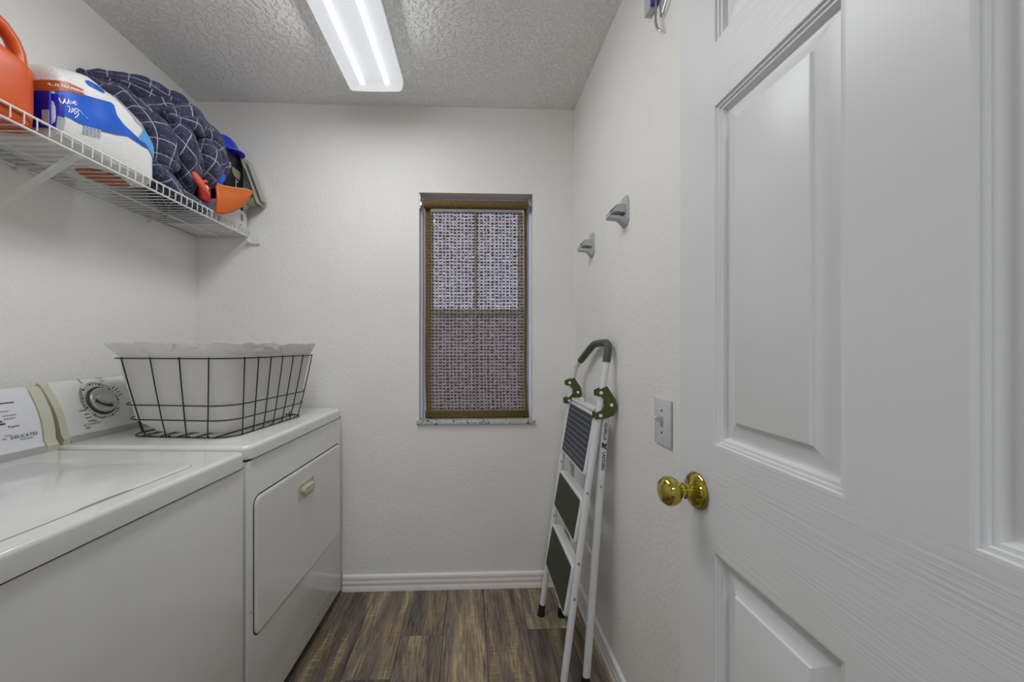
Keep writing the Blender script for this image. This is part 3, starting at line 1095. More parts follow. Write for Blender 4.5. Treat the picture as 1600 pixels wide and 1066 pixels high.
for y, t, w in ((0.237, 0.098, 0.020), (0.246, 0.086, 0.030), (0.244, 0.078, 0.026), (0.232, 0.034, 0.014), (0.224, 0.026, 0.010), (0.272, 0.017, 0.030)):
    face_bar(m, fp, y, t, w, 0.0022)
LT = m.build('print_lines', 'print_grey', wa, local=True, smooth=0, fix=False)
LT['kind'] = 'stuff'
m = MB()
face_arc(m, fp, cy_, ct_, 0.030, 0.070, -1.5, -0.16)
m.build('print_sector', 'print_blue', wa, local=True, smooth=0, fix=False)
m = MB()
face_arc(m, fp, cy_, ct_, 0.030, 0.056, -0.10, 0.6)
m.build('print_sector', 'print_teal', wa, local=True, smooth=0, fix=False)
kc = Vector(fp(cy_, ct_, 0.0))
kmat = Matrix.Translation(kc) @ Matrix.Rotation(PI / 2 - sl, 4, 'Y')
MB().lathe([(0, 0), (0.040, 0), (0.040, 0.004), (0.034, 0.020), (0.030, 0.022), (0, 0.022)], 28, kmat).build('dial', 'silver_plastic', wa, local=True)


# ------------------------------------------------------------------ wire laundry basket with cotton liner
BZ = DR_T + 0.0005
bk = thing('laundry_basket', 'black wire laundry basket with white cloth liner on the dryer', 'laundry basket', (-0.940, 1.531, BZ), math.radians(-7.5))
B_H = 0.262


def basket_ring(h, n_per=10, grow=0.0):
    """outline of the basket at height h (0 bottom, 1 top); x towards the room, y along the wall"""
    k = h ** 0.9
    hx, hy, r = 0.186 + 0.041 * k + grow, 0.222 + 0.043 * k + grow, 0.065 + 0.02 * k + grow
    out = []
    for sx, sy, a in ((1, -1, -PI / 2), (1, 1, 0), (-1, 1, PI / 2), (-1, -1, PI)):
        for i in range(n_per):
            w = a + PI / 2 * i / (n_per - 1)
            out.append((sx * (hx - r) + r * math.cos(w), sy * (hy - r) + r * math.sin(w)))
    return out


def on_side(h, side, s):
    """a point on one side of the ring at height h, s along it in -1..1"""
    k = h ** 0.9
    hx, hy = 0.186 + 0.041 * k, 0.222 + 0.043 * k
    if side == 'near':
        return (s * (hx - 0.075), -hy)
    if side == 'far':
        return (s * (hx - 0.075), hy)
    if side == 'room':
        return (hx, s * (hy - 0.06))
    return (-hx, s * (hy - 0.06))


WR = 0.0021
for h in (0.0, 0.22, 0.41, 1.0):
    MB().tube([(p, q, WR + h * (B_H - WR)) for p, q in basket_ring(h)], WR, 6, closed=True).build('wire_ring', 'basket_wire', bk, local=True)
for side, cnt in (('near', 4), ('room', 7), ('far', 4), ('wall', 7)):
    for i in range(cnt):
        s = -1 + 2 * i / (cnt - 1)
        path = []
        for h in (0.0, 0.25, 0.5, 0.75, 1.0):
            p, q = on_side(h, side, s)
            path.append((p, q, WR + h * (B_H - WR) + (0.004 if h == 1.0 else 0)))
        p, q = on_side(0.0, side, s)
        path.insert(0, (p * 0.94, q * 0.94, WR))
        MB().tube(path, WR, 6).build('wire_rib', 'basket_wire', bk, local=True)
for i in range(5):
    x = -0.13 + 0.065 * i
    MB().tube([(x, -0.218, WR), (x, 0.218, WR)], WR, 6).build('floor_wire', 'basket_wire', bk, local=True)
_rg = basket_ring(1.0)
_cum = [0.0]
for i in range(40):
    p, q = _rg[i], _rg[(i + 1) % 40]
    _cum.append(_cum[-1] + math.hypot(q[0] - p[0], q[1] - p[1]))


def ring_index(a):
    """share of the rim's length -> index into the ring outline"""
    L = (a % 1.0) * _cum[-1]
    for i in range(40):
        if L <= _cum[i + 1]:
            return i + (L - _cum[i]) / max(1e-9, _cum[i + 1] - _cum[i])
    return 0.0


A_TIP = _cum[35] / _cum[-1]      # the rim corner nearest the washer and the wall


def liner_pt(a, b):
    # b: 0 bottom inside .. 0.62 rim .. 1 end of the turned-over skirt
    idx = ring_index(a)
    def ring_at(h, grow):
        rg = basket_ring(h, 10, grow)
        i = int(idx) % 40
        f = idx - int(idx)
        p, q = rg[i], rg[(i + 1) % 40]
        return Vector((p[0] + (q[0] - p[0]) * f, p[1] + (q[1] - p[1]) * f))
    wob = noise.noise(Vector((math.cos(2 * PI * a) * 3.1, math.sin(2 * PI * a) * 3.1, b * 2.0)))
    fine = noise.noise(Vector((math.cos(2 * PI * a) * 9, math.sin(2 * PI * a) * 9, b * 5.0)))
    if b < 0.62:
        t = b / 0.62
        sag = -0.010 - 0.008 * math.sin(PI * t) * (0.5 + 0.5 * wob)
        rnd = 0.045 * (1 - smoothstep(0.0, 0.2, t))
        p = ring_at(t, -0.006 + sag * 0.5 * (1 - t) - rnd + 0.004 * fine * math.sin(PI * t))
        z = 0.006 + t * (B_H + 0.004)
    else:
        # collar standing up above the rim and opening outwards, creased
        t = (b - 0.62) / 0.38
        tip = max(0.0, math.cos(2 * PI * (a - A_TIP))) ** 14 * 0.012
        crease = (0.008 * math.sin(2 * PI * a * 26 + 9 * wob) * (0.35 + abs(fine)) + 0.006 * fine) * t ** 0.6
        p = ring_at(1.0, -0.004 + (0.022 + 0.008 * wob + tip) * t ** 1.2 + crease)
        z = B_H + 0.010 + 0.040 * t ** 0.9 + (0.008 * wob + 0.008 * fine) * t
    return (p.x, p.y, z)


m = MB()
m.grid(liner_pt, 240, 36, closed_u=True)
o_ = len(m.v)
m.v.append((0, 0, 0.007))
m.f += [(i * 37, ((i + 1) % 240) * 37, o_) for i in range(240)]
ln = m.build('cloth_liner', 'liner_cotton', bk, local=True, smooth=80)
md = ln.modifiers.new('cloth', 'SOLIDIFY')
md.thickness = 0.0012


# ------------------------------------------------------------------ wire shelf on the left wall
SZ, SXF, SXB, SY0, SY1 = 1.766, -1.091, -1.350, -0.04, 1.958
sf = thing('wire_shelf', 'white ventilated wire shelf along the left wall', 'shelf', (-1.22, 1.0, SZ))
RW = 0.0032
for x, z in ((SXB, SZ), (SXF, SZ), (SXF, SZ + 0.036)):
    MB().tube([(x, SY0, z - RW), (x, SY1, z - RW)], RW, 8).build('rail', 'shelf_wire', sf)
MB().tube([((SXB + SXF) / 2, SY0, SZ - 3 * RW), ((SXB + SXF) / 2, SY1, SZ - 3 * RW)], 0.0022, 6).build('rail', 'shelf_wire', sf)
wm = None
y = SY1 - 0.004
dw = 0.0017
while y > SY0:
    if wm is None:
        r0 = WM[sf.name].translation
        m = MB().tube([(SXB - r0.x - 0.003, 0, dw), (SXF - r0.x - 0.002, 0, dw), (SXF - r0.x + 0.002, 0, 0.004), (SXF - r0.x + 0.0025, 0, 0.035)], dw, 6)
        ob = m.build('deck_wire', 'shelf_wire', sf, local=True)
        wm = ob.data
    else:
        ob = link('deck_wire', wm, sf)
    ob.location = (0, y - r0.y, 0)
    y -= 0.0285
# wall clips
for y in (0.62, 1.215, 1.69):
    MB().box(XL + 0.0005, XL + 0.016, y - 0.012, y + 0.012, SZ - 0.018, SZ + 0.004, 0.003, 2).build('wall_clip', 'shelf_wire', sf)
# end bracket on the back wall
MB().box(SXF - 0.012, SXF + 0.045, YB - 0.014, YB - 0.0005, SZ - 0.034, SZ + 0.022, 0.004, 2).box(SXF - 0.010, SXF + 0.006, YB - 0.034, YB - 0.010, SZ - 0.030, SZ - 0.004, 0.003, 2).build('end_bracket', 'shelf_wire', sf)
# diagonal braces
for y in (0.35, 1.118):
    m = MB()
    a, b = Vector((SXF - 0.002, y, SZ - 0.006)), Vector((XL + 0.004, y, SZ - 0.185))
    d = (b - a).normalized()
    n_ = Vector((d.z, 0, -d.x))
    for s in range(1):
        vs = []
        for p in (a, b):
            for u_, w_ in ((-1, -1), (1, -1), (1, 1), (-1, 1)):
                vs.append(p + Vector((0, 0.0095 * u_, 0)) + n_ * 0.0045 * w_)
        m.add(vs, [(0, 1, 2, 3), (7, 6, 5, 4), (0, 4, 5, 1), (1, 5, 6, 2), (2, 6, 7, 3), (3, 7, 4, 0)])
    m.box(XL + 0.0005, XL + 0.006, y - 0.011, y + 0.011, SZ - 0.225, SZ - 0.170, 0.002, 1)
    m.build('brace', 'shelf_wire', sf)
DK = SZ + 2 * dw + 0.0006            # the level things stand on

# ---- orange detergent jug
jg = thing('detergent_jug', 'orange plastic detergent jug with loop handle at shelf edge', 'jug', (-1.14, 0.95, DK))
JX, JY = 0.028, 0.006


def jug_sec(z):
    """y0, y1, x0, x1 of the body at height z above the deck"""
    T = [(0.0, 0.835, 1.026, -1.240, -1.130), (0.010, 0.828, 1.035, -1.242, -1.126), (0.055, 0.827, 1.038, -1.243, -1.125), (0.150, 0.829, 1.038, -1.242, -1.126),
         (0.160, 0.832, 1.026, -1.241, -1.128), (0.167, 0.836, 0.996, -1.238, -1.132), (0.182, 0.842, 0.958, -1.230, -1.142), (0.210, 0.850, 0.930, -1.216, -1.158), (0.245, 0.856, 0.920, -1.212, -1.162), (0.270, 0.858, 0.918, -1.211, -1.163)]
    for a, b in zip(T[:-1], T[1:]):
        if z <= b[0]:
            t = (z - a[0]) / (b[0] - a[0])
            return [a[i] + (b[i] - a[i]) * t for i in range(1, 5)]
    return T[-1][1:]


m = MB()
zs = [0, 0.004, 0.010, 0.03, 0.055, 0.09, 0.125, 0.150, 0.155, 0.160, 0.164, 0.167, 0.174, 0.182, 0.195, 0.210, 0.228, 0.245, 0.258, 0.270]
secs = []
for z in zs:
    a, b, c, d = jug_sec(z)
    r = min(0.054, (b - a) / 2.1, (d - c) / 2.1)
    secs.append([(p + JX, q + JY, DK + z) for p, q in rrect((c + d) / 2, (a + b) / 2, d - c, b - a, r, 6)])
n = len(secs[0])
m.add([p for s in secs for p in s], [(i * n + j, i * n + (j + 1) % n, (i + 1) * n + (j + 1) % n, (i + 1) * n + j) for i in range(len(secs) - 1) for j in range(n)] + [tuple(range(n - 1, -1, -1)), tuple((len(secs) - 1) * n + j for j in range(n))])
m.build('body', 'jug_orange', jg, smooth=60)
MB().tube([(-1.157, 1.022, DK + 0.120), (-1.157, 1.0285, DK + 0.150), (-1.157, 1.0335, DK + 0.180), (-1.157, 1.030, DK + 0.206), (-1.157, 1.018, DK + 0.230), (-1.157, 0.996, DK + 0.248), (-1.157, 0.962, DK + 0.258), (-1.157, 0.905, DK + 0.250)],
          [0.0165, 0.0175, 0.0170, 0.0165, 0.0165, 0.0175, 0.019, 0.019], 14, flat=((0, 1, 0), 0.95)).build('handle', 'jug_orange', jg, smooth=80)
MB().lathe([(0.0, 0.264), (0.030, 0.264), (0.030, 0.312), (0.027, 0.318), (0, 0.318)], 24, Matrix.Translation((-1.159, 0.894, DK))).build('cap', 'pack_deep', jg)

# ---- bath tissue pack
pk = thing('tissue_pack', 'plastic-wrapped paper pack with blue print and orange banner', 'tissue pack', (-1.22, 1.21, DK))
PY0, PY1 = 1.056, 1.392
TOP = [(1.04, 1.945), (1.08, 1.985), (1.16, 2.020), (1.25, 2.022), (1.33, 1.995), (1.40, 1.930)]


def lerp_tab(T, x):
    if x <= T[0][0]:
        return T[0][1]
    for a, b in zip(T[:-1], T[1:]):
        if x <= b[0]:
            t = (x - a[0]) / (b[0] - a[0])
            return a[1] + (b[1] - a[1]) * t
    return T[-1][1]


def pack_sec(y):
    t = (y - PY0) / (PY1 - PY0)
    e = (1 - abs(2 * t - 1) ** 22) ** (1 / 4) if 0 < t < 1 else 0.0
    zt = lerp_tab(TOP, y)
    zc, hh = (DK + zt) / 2, (zt - DK) / 2
    return -1.216, 0.128 * (0.02 + 0.98 * e), zc, hh * (0.02 + 0.98 * e)


def pack_pt(a, b):
    y = PY0 + (PY1 - PY0) * (0.5 - 0.5 * math.cos(PI * a) if True else a)
    cx, hw, zc, hh = pack_sec(min(max(y, PY0 + 1e-4), PY1 - 1e-4))
    w = 2 * PI * b
    c, s = math.cos(w), math.sin(w)
    p = 0.45
    x = cx + hw * math.copysign(abs(c) ** p, c)
    z = zc + hh * math.copysign(abs(s) ** p, s)
    k = 0.006 * noise.noise(Vector((x * 14, y * 14, z * 14)))
    return (x + k, y + k, max(z + k, DK))


def pack_front(y, z, lift=0.0012):
    yy = min(max(y, PY0 + 1e-4), PY1 - 1e-4)
    cx, hw, zc, hh = pack_sec(yy)
    q = min(0.999, abs((z - zc) / hh))
    x = cx + hw * (1 - q ** (2 / 0.45)) ** (0.45 / 2)
    k = 0.006 * noise.noise(Vector((x * 14, yy * 14, z * 14)))
    return (x + k + lift, y, z)


m = MB()
m.grid(pack_pt, 72, 56)
m.build('film', 'film_white', pk, smooth=80)


def pack_patch(up, lo, y0, y1, mat, name, lift, nu=36, nv=10):
    m = MB()
    def fn(a, b):
        y = y0 + (y1 - y0) * a
        z0, z1 = lerp_tab(lo, y), lerp_tab(up, y)
        return pack_front(y, z0 + (z1 - z0) * b, lift)
    m.grid(fn, nu, nv)
    ob = m.build(name, mat, pk, smooth=80, fix=False)
    return ob


pack_patch([(1.0565, 1.893), (1.078, 1.899)], [(1.0565, 1.800), (1.078, 1.806)], 1.0568, 1.078, 'pack_deep', 'side_print', 0.0020, 14, 10)
pack_patch([(1.0568, 1.905), (1.062, 1.907), (1.128, 1.935), (1.164, 1.948), (1.224, 1.970), (1.232, 1.94), (1.256, 1.922), (1.302, 1.910), (1.36, 1.899)],
           [(1.0568, 1.800), (1.062, 1.835), (1.085, 1.847), (1.114, 1.846), (1.164, 1.855), (1.224, 1.875), (1.267, 1.892), (1.326, 1.890), (1.36, 1.893)], 1.0568, 1.360, 'pack_blue', 'blue_print', 0.0016)
pack_patch([(1.0568, 1.926), (1.062, 1.930), (1.085, 1.941), (1.102, 1.943), (1.130, 1.950)], [(1.0568, 1.898), (1.07, 1.906), (1.09, 1.918), (1.111, 1.925), (1.130, 1.934)], 1.0568, 1.130, 'pack_banner', 'banner', 0.0026, 20, 4)
pack_patch([(1.142, 1.984), (1.15, 1.990), (1.19, 1.995), (1.197, 1.990)], [(1.142, 1.980), (1.15, 1.974), (1.19, 1.980), (1.197, 1.984)], 1.142, 1.197, 'pack_blue', 'tab_print', 0.0022, 12, 3)
pack_patch([(1.305, 1.905), (1.33, 1.955), (1.372, 1.930)], [(1.305, 1.903), (1.33, 1.905), (1.372, 1.872)], 1.305, 1.372, 'pack_light', 'corner_print', 0.0024, 12, 5)
pack_patch([(1.24, 2.008), (1.30, 1.990), (1.345, 1.958)], [(1.24, 2.000), (1.30, 1.955), (1.345, 1.952)], 1.24, 1.345, 'pack_grey', 'clear_film', 0.0020, 12, 5)
m = MB()
vs, fs = text_geo('ULTRA PREMIUM', 0.0092, bold=0.0002)
m.add([pack_front(1.094 + a, 1.9290 + a * 0.36 + b, 0.0034) for a, b in vs], fs)
# the script logo: brush strokes as they can be made out


def stroke(m, pts, w):
    P = [Vector((p, q, 0)) for p, q in pts]
    L, R_ = [], []
    for i, p in enumerate(P):
        t = (P[min(i + 1, len(P) - 1)] - P[max(i - 1, 0)]).normalized()
        nn = Vector((-t.y, t.x, 0)) * (w * (0.45 + 0.55 * math.sin(PI * (i + 0.5) / len(P))))
        L.append(p + nn)
        R_.append(p - nn)
    vs = [pack_front(q.x, q.y, 0.0034) for pr in zip(L, R_) for q in pr]
    m.add(vs, [(2 * i, 2 * i + 1, 2 * i + 3, 2 * i + 2) for i in range(len(P) - 1)])


def logo(pts, w=0.0013, ox=1.068, oz=1.860, s=0.0012):
    stroke(m, [(ox + p * s * 0.85, oz + (q + p * 0.42) * s) for p, q in pts], w)


logo([(0, 22), (2, 14), (5, 10), (8, 16), (9, 22)])
logo([(9, 22), (10, 13), (13, 10), (16, 15), (17, 22)])
logo([(18, 20), (18, 12), (21, 11)])
logo([(22, 19), (23, 12), (26, 13), (28, 18)])
logo([(31, 13), (35, 17), (31, 19), (29, 14), (33, 10), (37, 12)])
logo([(14, 4), (18, 6), (20, 0), (17, -8), (22, -6)])
logo([(23, -9), (26, 2), (29, 1), (30, -9)])
logo([(24, -5), (29, -5)])
logo([(38, 1), (33, 3), (32, -2), (36, -5), (34, -10), (30, -10)])
logo([(48, -3), (41, 0), (39, -5), (42, -9), (38, -15), (32, -19)], 0.0014)
for q in (0, 1, 2):
    stroke(m, [(1.105 + q * 0.012, 1.882 - q * 0.004), (1.113 + q * 0.012, 1.8795 - q * 0.004)], 0.0007)
LT = m.build('lettering', 'pack_print', pk, smooth=0, fix=False)
LT['kind'] = 'stuff'
m = MB()
for i in range(11):
    y = 1.067 + i * 0.0012
    w = 0.0004 + 0.0003 * ((i * 7) % 3)
    m.add([pack_front(y - w, 1.805, 0.0040), pack_front(y + w, 1.805, 0.0040), pack_front(y + w, 1.838, 0.0040), pack_front(y - w, 1.838, 0.0040)], [(0, 1, 2, 3)])
for i in range(15):
    y = 1.128 + i * 0.0034
    w = 0.0007 + 0.0005 * ((i * 5) % 3)
    z = 1.836 + i * 0.0010
    m.add([pack_front(y - w, z - 0.013, 0.0018), pack_front(y + w, z - 0.013, 0.0018), pack_front(y + w, z + 0.012, 0.0018), pack_front(y - w, z + 0.012, 0.0018)], [(0, 1, 2, 3)])
LT = m.build('barcode', 'pack_grey', pk, smooth=0, fix=False)
LT['kind'] = 'stuff'

# the orange print on its underside, seen through the wires
m = MB()
m.prism([(-1.185 + 0.050 * math.cos(w), 1.295 + 0.075 * math.sin(w)) for w in [2 * PI * i / 24 for i in range(24)]], 'z', DK - 0.0004, DK + 0.001)
m.build('bottom_print', 'pack_banner', pk)
# deep blue side panel on the end next to the jug
MB().box(-1.165, -1.100, PY0 - 0.004, PY0 + 0.002, DK + 0.030, DK + 0.125, 0.001, 1).build('side_print', 'pack_deep', pk)
MB().box(-1.118, -1.1005, PY0 - 0.0046, PY0 - 0.0038, DK + 0.036, DK + 0.075).build('barcode_panel', 'pack_grey', pk)

# ---- navy quilted comforter
cf = thing('comforter', 'crumpled navy quilted comforter with white grid, bundled on the shelf', 'comforter', (-1.22, 1.55, DK))
Q = MB()


def lobe(path, rad, u0=0.0, v0=0.0, nu=40, nv=28, squash=(1, 1, 1), amp=0.008, rotuv=0.6, seed=0.0):
    """a padded fold: a closed tube along a smooth path with rounded ends, cloth coordinates in metres"""
    P = [Vector(p) for p in path]
    k = len(P) - 1

    def at(t):
        f = min(max(t, 0), 1) * k
        i = min(int(f), k - 1)
        f -= i
        p0, p1, p2, p3 = P[max(i - 1, 0)], P[i], P[i + 1], P[min(i + 2, k)]
        return 0.5 * ((2 * p1) + (p2 - p0) * f + (2 * p0 - 5 * p1 + 4 * p2 - p3) * f * f + (3 * p1 - p0 - 3 * p2 + p3) * f ** 3)

    def rr_(t):
        f = min(max(t, 0), 1) * k
        i = min(int(f), k - 1)
        f -= i
        return rad[i] + (rad[i + 1] - rad[i]) * (f * f * (3 - 2 * f))
    L = sum((P[i + 1] - P[i]).length for i in range(k))
    mean = sum(rad) / len(rad)
    cr, sr = math.cos(rotuv), math.sin(rotuv)

    def uvw(a, b):
        uu, vv = a * 2 * PI * mean, b * (L + 2 * mean)
        return (u0 + uu * cr - vv * sr, v0 + uu * sr + vv * cr)

    def fn(a, b):
        e = 0.16
        if b < e:
            t, r = 0.0, math.sin(PI / 2 * b / e)
            push = -math.cos(PI / 2 * b / e)
        elif b > 1 - e:
            t, r = 1.0, math.sin(PI / 2 * (1 - b) / e)
            push = math.cos(PI / 2 * (1 - b) / e)
        else:
            t, r, push = (b - e) / (1 - 2 * e), 1.0, 0.0
        c = at(t)
        tan = (at(t + 0.02) - at(t - 0.02)).normalized()
        ax = Vector((1, 0, 0)) if abs(tan.x) < 0.8 else Vector((0, 1, 0))
        n1 = (ax - tan * ax.dot(tan)).normalized()
        n2 = tan.cross(n1)
        R_ = rr_(t)
        w = 2 * PI * a
        d = n1 * math.cos(w) + n2 * math.sin(w)
        d = Vector((d.x * squash[0], d.y * squash[1], d.z * squash[2]))
        p = c + d * R_ * r + tan * push * R_ * 0.7
        uu, vv = uvw(a, b)
        puff = abs(math.sin(PI * uu / 0.046 + PI / 2)) ** 0.4 * abs(math.sin(PI * vv / 0.046 + PI / 2)) ** 0.4
        w1 = noise.noise(p * 9 + Vector((seed, 0, 0)))
        w2 = noise.noise(p * 26 + Vector((0, seed, 0)))
        p += d * (0.007 * (puff - 0.6) + amp * w1 * 1.8 + amp * 0.7 * w2)
        p.x = max(p.x, XL + 0.004)
        p.z = max(p.z, DK)
        return p
    Q.grid(fn, nu, nv, closed_u=True, uvf=uvw)


# main mass, then folds in front of it
lobe([(-1.235, 1.53, 1.90), (-1.235, 1.535, 2.02), (-1.24, 1.61, 2.10), (-1.25, 1.68, 2.06)], [0.09, 0.115, 0.115, 0.085], nu=72, nv=64, amp=0.014)
lobe([(-1.25, 1.66, 1.84), (-1.23, 1.64, 1.95)], [0.068, 0.085], 0.3, 0.1, seed=9)
# long fold running up to the wall over the pack
lobe([(-1.325, 1.37, 2.155), (-1.285, 1.45, 2.185), (-1.23, 1.53, 2.190), (-1.18, 1.61, 2.185), (-1.150, 1.685, 2.135)], [0.016, 0.034, 0.052, 0.056, 0.05], 0.1, 0.4, nu=56, nv=72, rotuv=0.2, seed=2)
lobe([(-1.310, 1.385, 2.13), (-1.24, 1.44, 2.09), (-1.165, 1.475, 2.00), (-1.135, 1.480, 1.90)], [0.026, 0.052, 0.062, 0.045], 0.2, 0.2, nu=56, nv=72, rotuv=0.3, seed=4)
# right hand roll
lobe([(-1.15, 1.665, 2.155), (-1.128, 1.715, 2.10), (-1.125, 1.722, 2.02), (-1.14, 1.705, 1.94)], [0.046, 0.056, 0.055, 0.043], 0.0, 0.1, nu=56, nv=64, rotuv=0.9, seed=5)
# flap standing out in front
lobe([(-1.120, 1.490, 2.085), (-1.098, 1.555, 2.115), (-1.100, 1.615, 2.110)], [0.032, 0.047, 0.036], 0.45, 0.2, nu=52, nv=52, squash=(0.8, 1, 1.1), amp=0.005, rotuv=0.25, seed=6)
# hanging lobes below, with a deep crease between them
lobe([(-1.105, 1.515, 2.045), (-1.090, 1.525, 1.975), (-1.105, 1.555, 1.905), (-1.125, 1.575, 1.86)], [0.036, 0.044, 0.038, 0.026], 0.3, 0.3, nu=52, nv=64, rotuv=0.8, seed=7)
lobe([(-1.105, 1.640, 2.055), (-1.085, 1.650, 1.995), (-1.098, 1.660, 1.925)], [0.034, 0.046, 0.034], 0.7, 0.1, nu=52, nv=56, rotuv=0.5, seed=8)
lobe([(-1.120, 1.580, 2.000), (-1.105, 1.600, 1.950), (-1.112, 1.612, 1.900)], [0.020, 0.026, 0.018], 0.9, 0.3, nu=40, nv=44, rotuv=1.1, seed=11)
# tail along the shelf edge, behind the lip
lobe([(-1.145, 1.440, 1.880), (-1.132, 1.455, 1.845), (-1.128, 1.500, 1.822), (-1.126, 1.58, 1.810), (-1.124, 1.665, 1.802)], [0.026, 0.032, 0.030, 0.026, 0.020], 0.5, 0.6, nu=40, nv=64, rotuv=0.15, seed=3)
o = Q.build('quilted_cloth', 'quilt', cf, smooth=80)

# ---- coral cloth and red pouch tucked under the comforter
cc = MB()
cc.tube([(-1.080, 1.545, 1.905), (-1.072, 1.565, 1.880), (-1.070, 1.59, 1.862), (-1.072, 1.625, 1.848)], [0.010, 0.016, 0.014, 0.008], 10, flat=((1, 0, 0), 0.7))
tag(cc.build('coral_cloth', 'coral_cloth', smooth=80), 'coral red cloth strip poking out beneath the navy comforter', 'cloth')
rp = thing('red_pouch', 'red pouch with white emblem between comforter and orange scoop', 'pouch', (-1.075, 1.65, 1.83))
m = MB()
m.box(-1.112, -1.092, 1.612, 1.672, 1.828, 1.910, 0.008, 3)
m.build('body', 'red_plastic', rp)
MB().tube([(-1.093, 1.605, 1.888), (-1.086, 1.63, 1.905), (-1.088, 1.666, 1.914)], [0.004, 0.007, 0.004], 8).build('piping', 'coral_cloth', rp)
m = MB()
m.prism([(1.642 + 0.012 * math.cos(w), 1.884 + 0.010 * math.sin(w)) for w in [2 * PI * i / 7 for i in range(7)]], 'x', -1.0925, -1.0912)
m.build('emblem', 'pack_print', rp)

# ---- blue bag corner, blue cap
bb = MB()
bb.tube([(-1.10, 1.690, 1.915), (-1.083, 1.705, 1.942), (-1.082, 1.720, 1.965), (-1.10, 1.728, 1.985)], [0.012, 0.024, 0.022, 0.010], 12, flat=((1, 0, 0), 0.7))
tag(bb.build('blue_bag', 'bag_blue', smooth=80), 'crumpled bright blue plastic bag beside the comforter', 'bag')
cp = thing('baseball_cap', 'bright blue cap with white stripe on the black carton', 'cap', (-1.16, 1.852, 2.128))
dome = [(0.066 * math.cos(w), 0.085 * math.sin(w)) for w in [PI / 2 * i / 8 for i in range(9)]]
MB().lathe([(0.0, 0.0)] + [(r, h) for r, h in dome], 28).build('crown', 'cap_blue', cp, local=True, smooth=60)
m = MB()
st = []
for i in range(13):
    w = PI * i / 12
    for d in (-0.006, 0.006):
        st.append((0.0675 * math.cos(w), d, 0.0865 * math.sin(w) + 0.0005))
m.add(st, [(2 * i, 2 * i + 1, 2 * i + 3, 2 * i + 2) for i in range(12)])
ob = m.build('stripe', 'cap_white', cp, local=True, smooth=60, fix=False)
ob.rotation_euler = (0, 0, 0.5)
m = MB()
m.prism([(0.060 * math.cos(w) + 0.0, 0.060 * math.sin(w)) for w in [-1.2 + 2.4 * i / 10 for i in range(11)]] + [(0.022 + 0.075 * math.cos(w), 0.062 * math.sin(w)) for w in [1.2 - 2.4 * i / 10 for i in range(11)]], 'z', 0.0, 0.004)
m.build('brim', 'cap_blue', cp, local=True)

# ---- white carton with finger hole
wc = thing('white_carton', 'white cardboard carton with oval hole at the shelf end', 'box', (-1.22, 1.86, DK))
MB().box(-1.340, -1.104, 1.757, 1.951, DK, 1.882, 0.002, 1).build('carton', 'carton_white', wc)
m = MB()
m.prism([(1.908 + 0.011 * math.cos(w), 1.848 + 0.019 * math.sin(w)) for w in [2 * PI * i / 20 for i in range(20)]], 'x', -1.106, -1.1032)
m.build('hand_hole', 'carton_inner', wc)
m = MB()
m.prism([(1.889, 1.812), (1.907, 1.812), (1.907, 1.808), (1.897, 1.808), (1.897, 1.798), (1.889, 1.798)], 'x', -1.106, -1.1034)
m.build('printed_mark', 'carton_black', wc)

# ---- black carton with a loose flap
bc = thing('black_carton', 'open black carton with raised flap standing on the white carton', 'box', (-1.22, 1.85, 1.884))
m = MB()
x0, x1, y0, y1, z0, z1, th = -1.335, -1.108, 1.786, 1.925, 1.884, 2.126, 0.003
m.box(x0, x1, y0, y1, z0, z0 + th).box(x0, x0 + th, y0, y1, z0 + th, z1).box(x1 - th, x1, y0, y1, z0 + th, z1)
m.box(x0 + th, x1 - th, y0, y0 + th, z0 + th, z1).box(x0 + th, x1 - th, y1 - th, y1, z0 + th, z1).box(x0, x1, y0, y1, z1, z1 + 0.002)
m.build('carton', 'carton_black', bc)


def sheet(p, q, y0, y1, th):
    """flat board from p to q in the x-z plane, between y0 and y1"""
    a, b = Vector((p[0], 0, p[1])), Vector((q[0], 0, q[1]))
    d = (b - a).normalized()
    n_ = Vector((-d.z, 0, d.x)) * th / 2
    vs = []
    for y in (y0, y1):
        vs += [(a + n_) + Vector((0, y, 0)), (b + n_) + Vector((0, y, 0)), (b - n_) + Vector((0, y, 0)), (a - n_) + Vector((0, y, 0))]
    return vs, [(0, 1, 2, 3), (7, 6, 5, 4), (0, 4, 5, 1), (1, 5, 6, 2), (2, 6, 7, 3), (3, 7, 4, 0)]


m = MB()
m.add(*sheet((-1.105, 2.143), (-1.022, 1.912), 1.890, 1.952, 0.006))
m.build('flap', 'carton_edge', bc)
m = MB()
m.add(*sheet((-1.090, 2.125), (-1.018, 1.928), 1.905, 1.950, 0.005))
m.v = [(x + 0.010, y, z) for x, y, z in m.v]
m.build('flap', 'carton_edge', bc)
m = MB()
m.add(*sheet((-1.080, 2.075), (-1.040, 1.960), 1.886, 1.8895, 0.003))
m.build('slot', 'carton_black', bc)
m = MB()
m.prism([(1.838, 2.042), (1.850, 2.026), (1.872, 2.020), (1.898, 2.022), (1.900, 2.062), (1.838, 2.062)], 'x', -1.1078, -1.1065)
m.build('tab', 'carton_inner', bc)
m = MB()
m.box(-1.0795, -1.040, 1.893, 1.950, 1.905, 1.938)
m.build('flap_end', 'carton_inner', bc)
m = MB()
for y, z, w, h in ((1.810, 2.070, 0.034, 0.006), (1.812, 2.060, 0.038, 0.004), (1.810, 2.051, 0.034, 0.004), (1.868, 1.995, 0.004, 0.040), (1.880, 2.008, 0.006, 0.008), (1.896, 1.972, 0.010, 0.004), (1.892, 1.952, 0.007, 0.004)):
    m.box(-1.1078, -1.1068, y - w / 2, y + w / 2, z - h / 2, z + h / 2)
LT = m.build('printed_marks', 'pack_print', bc)
LT['kind'] = 'stuff'

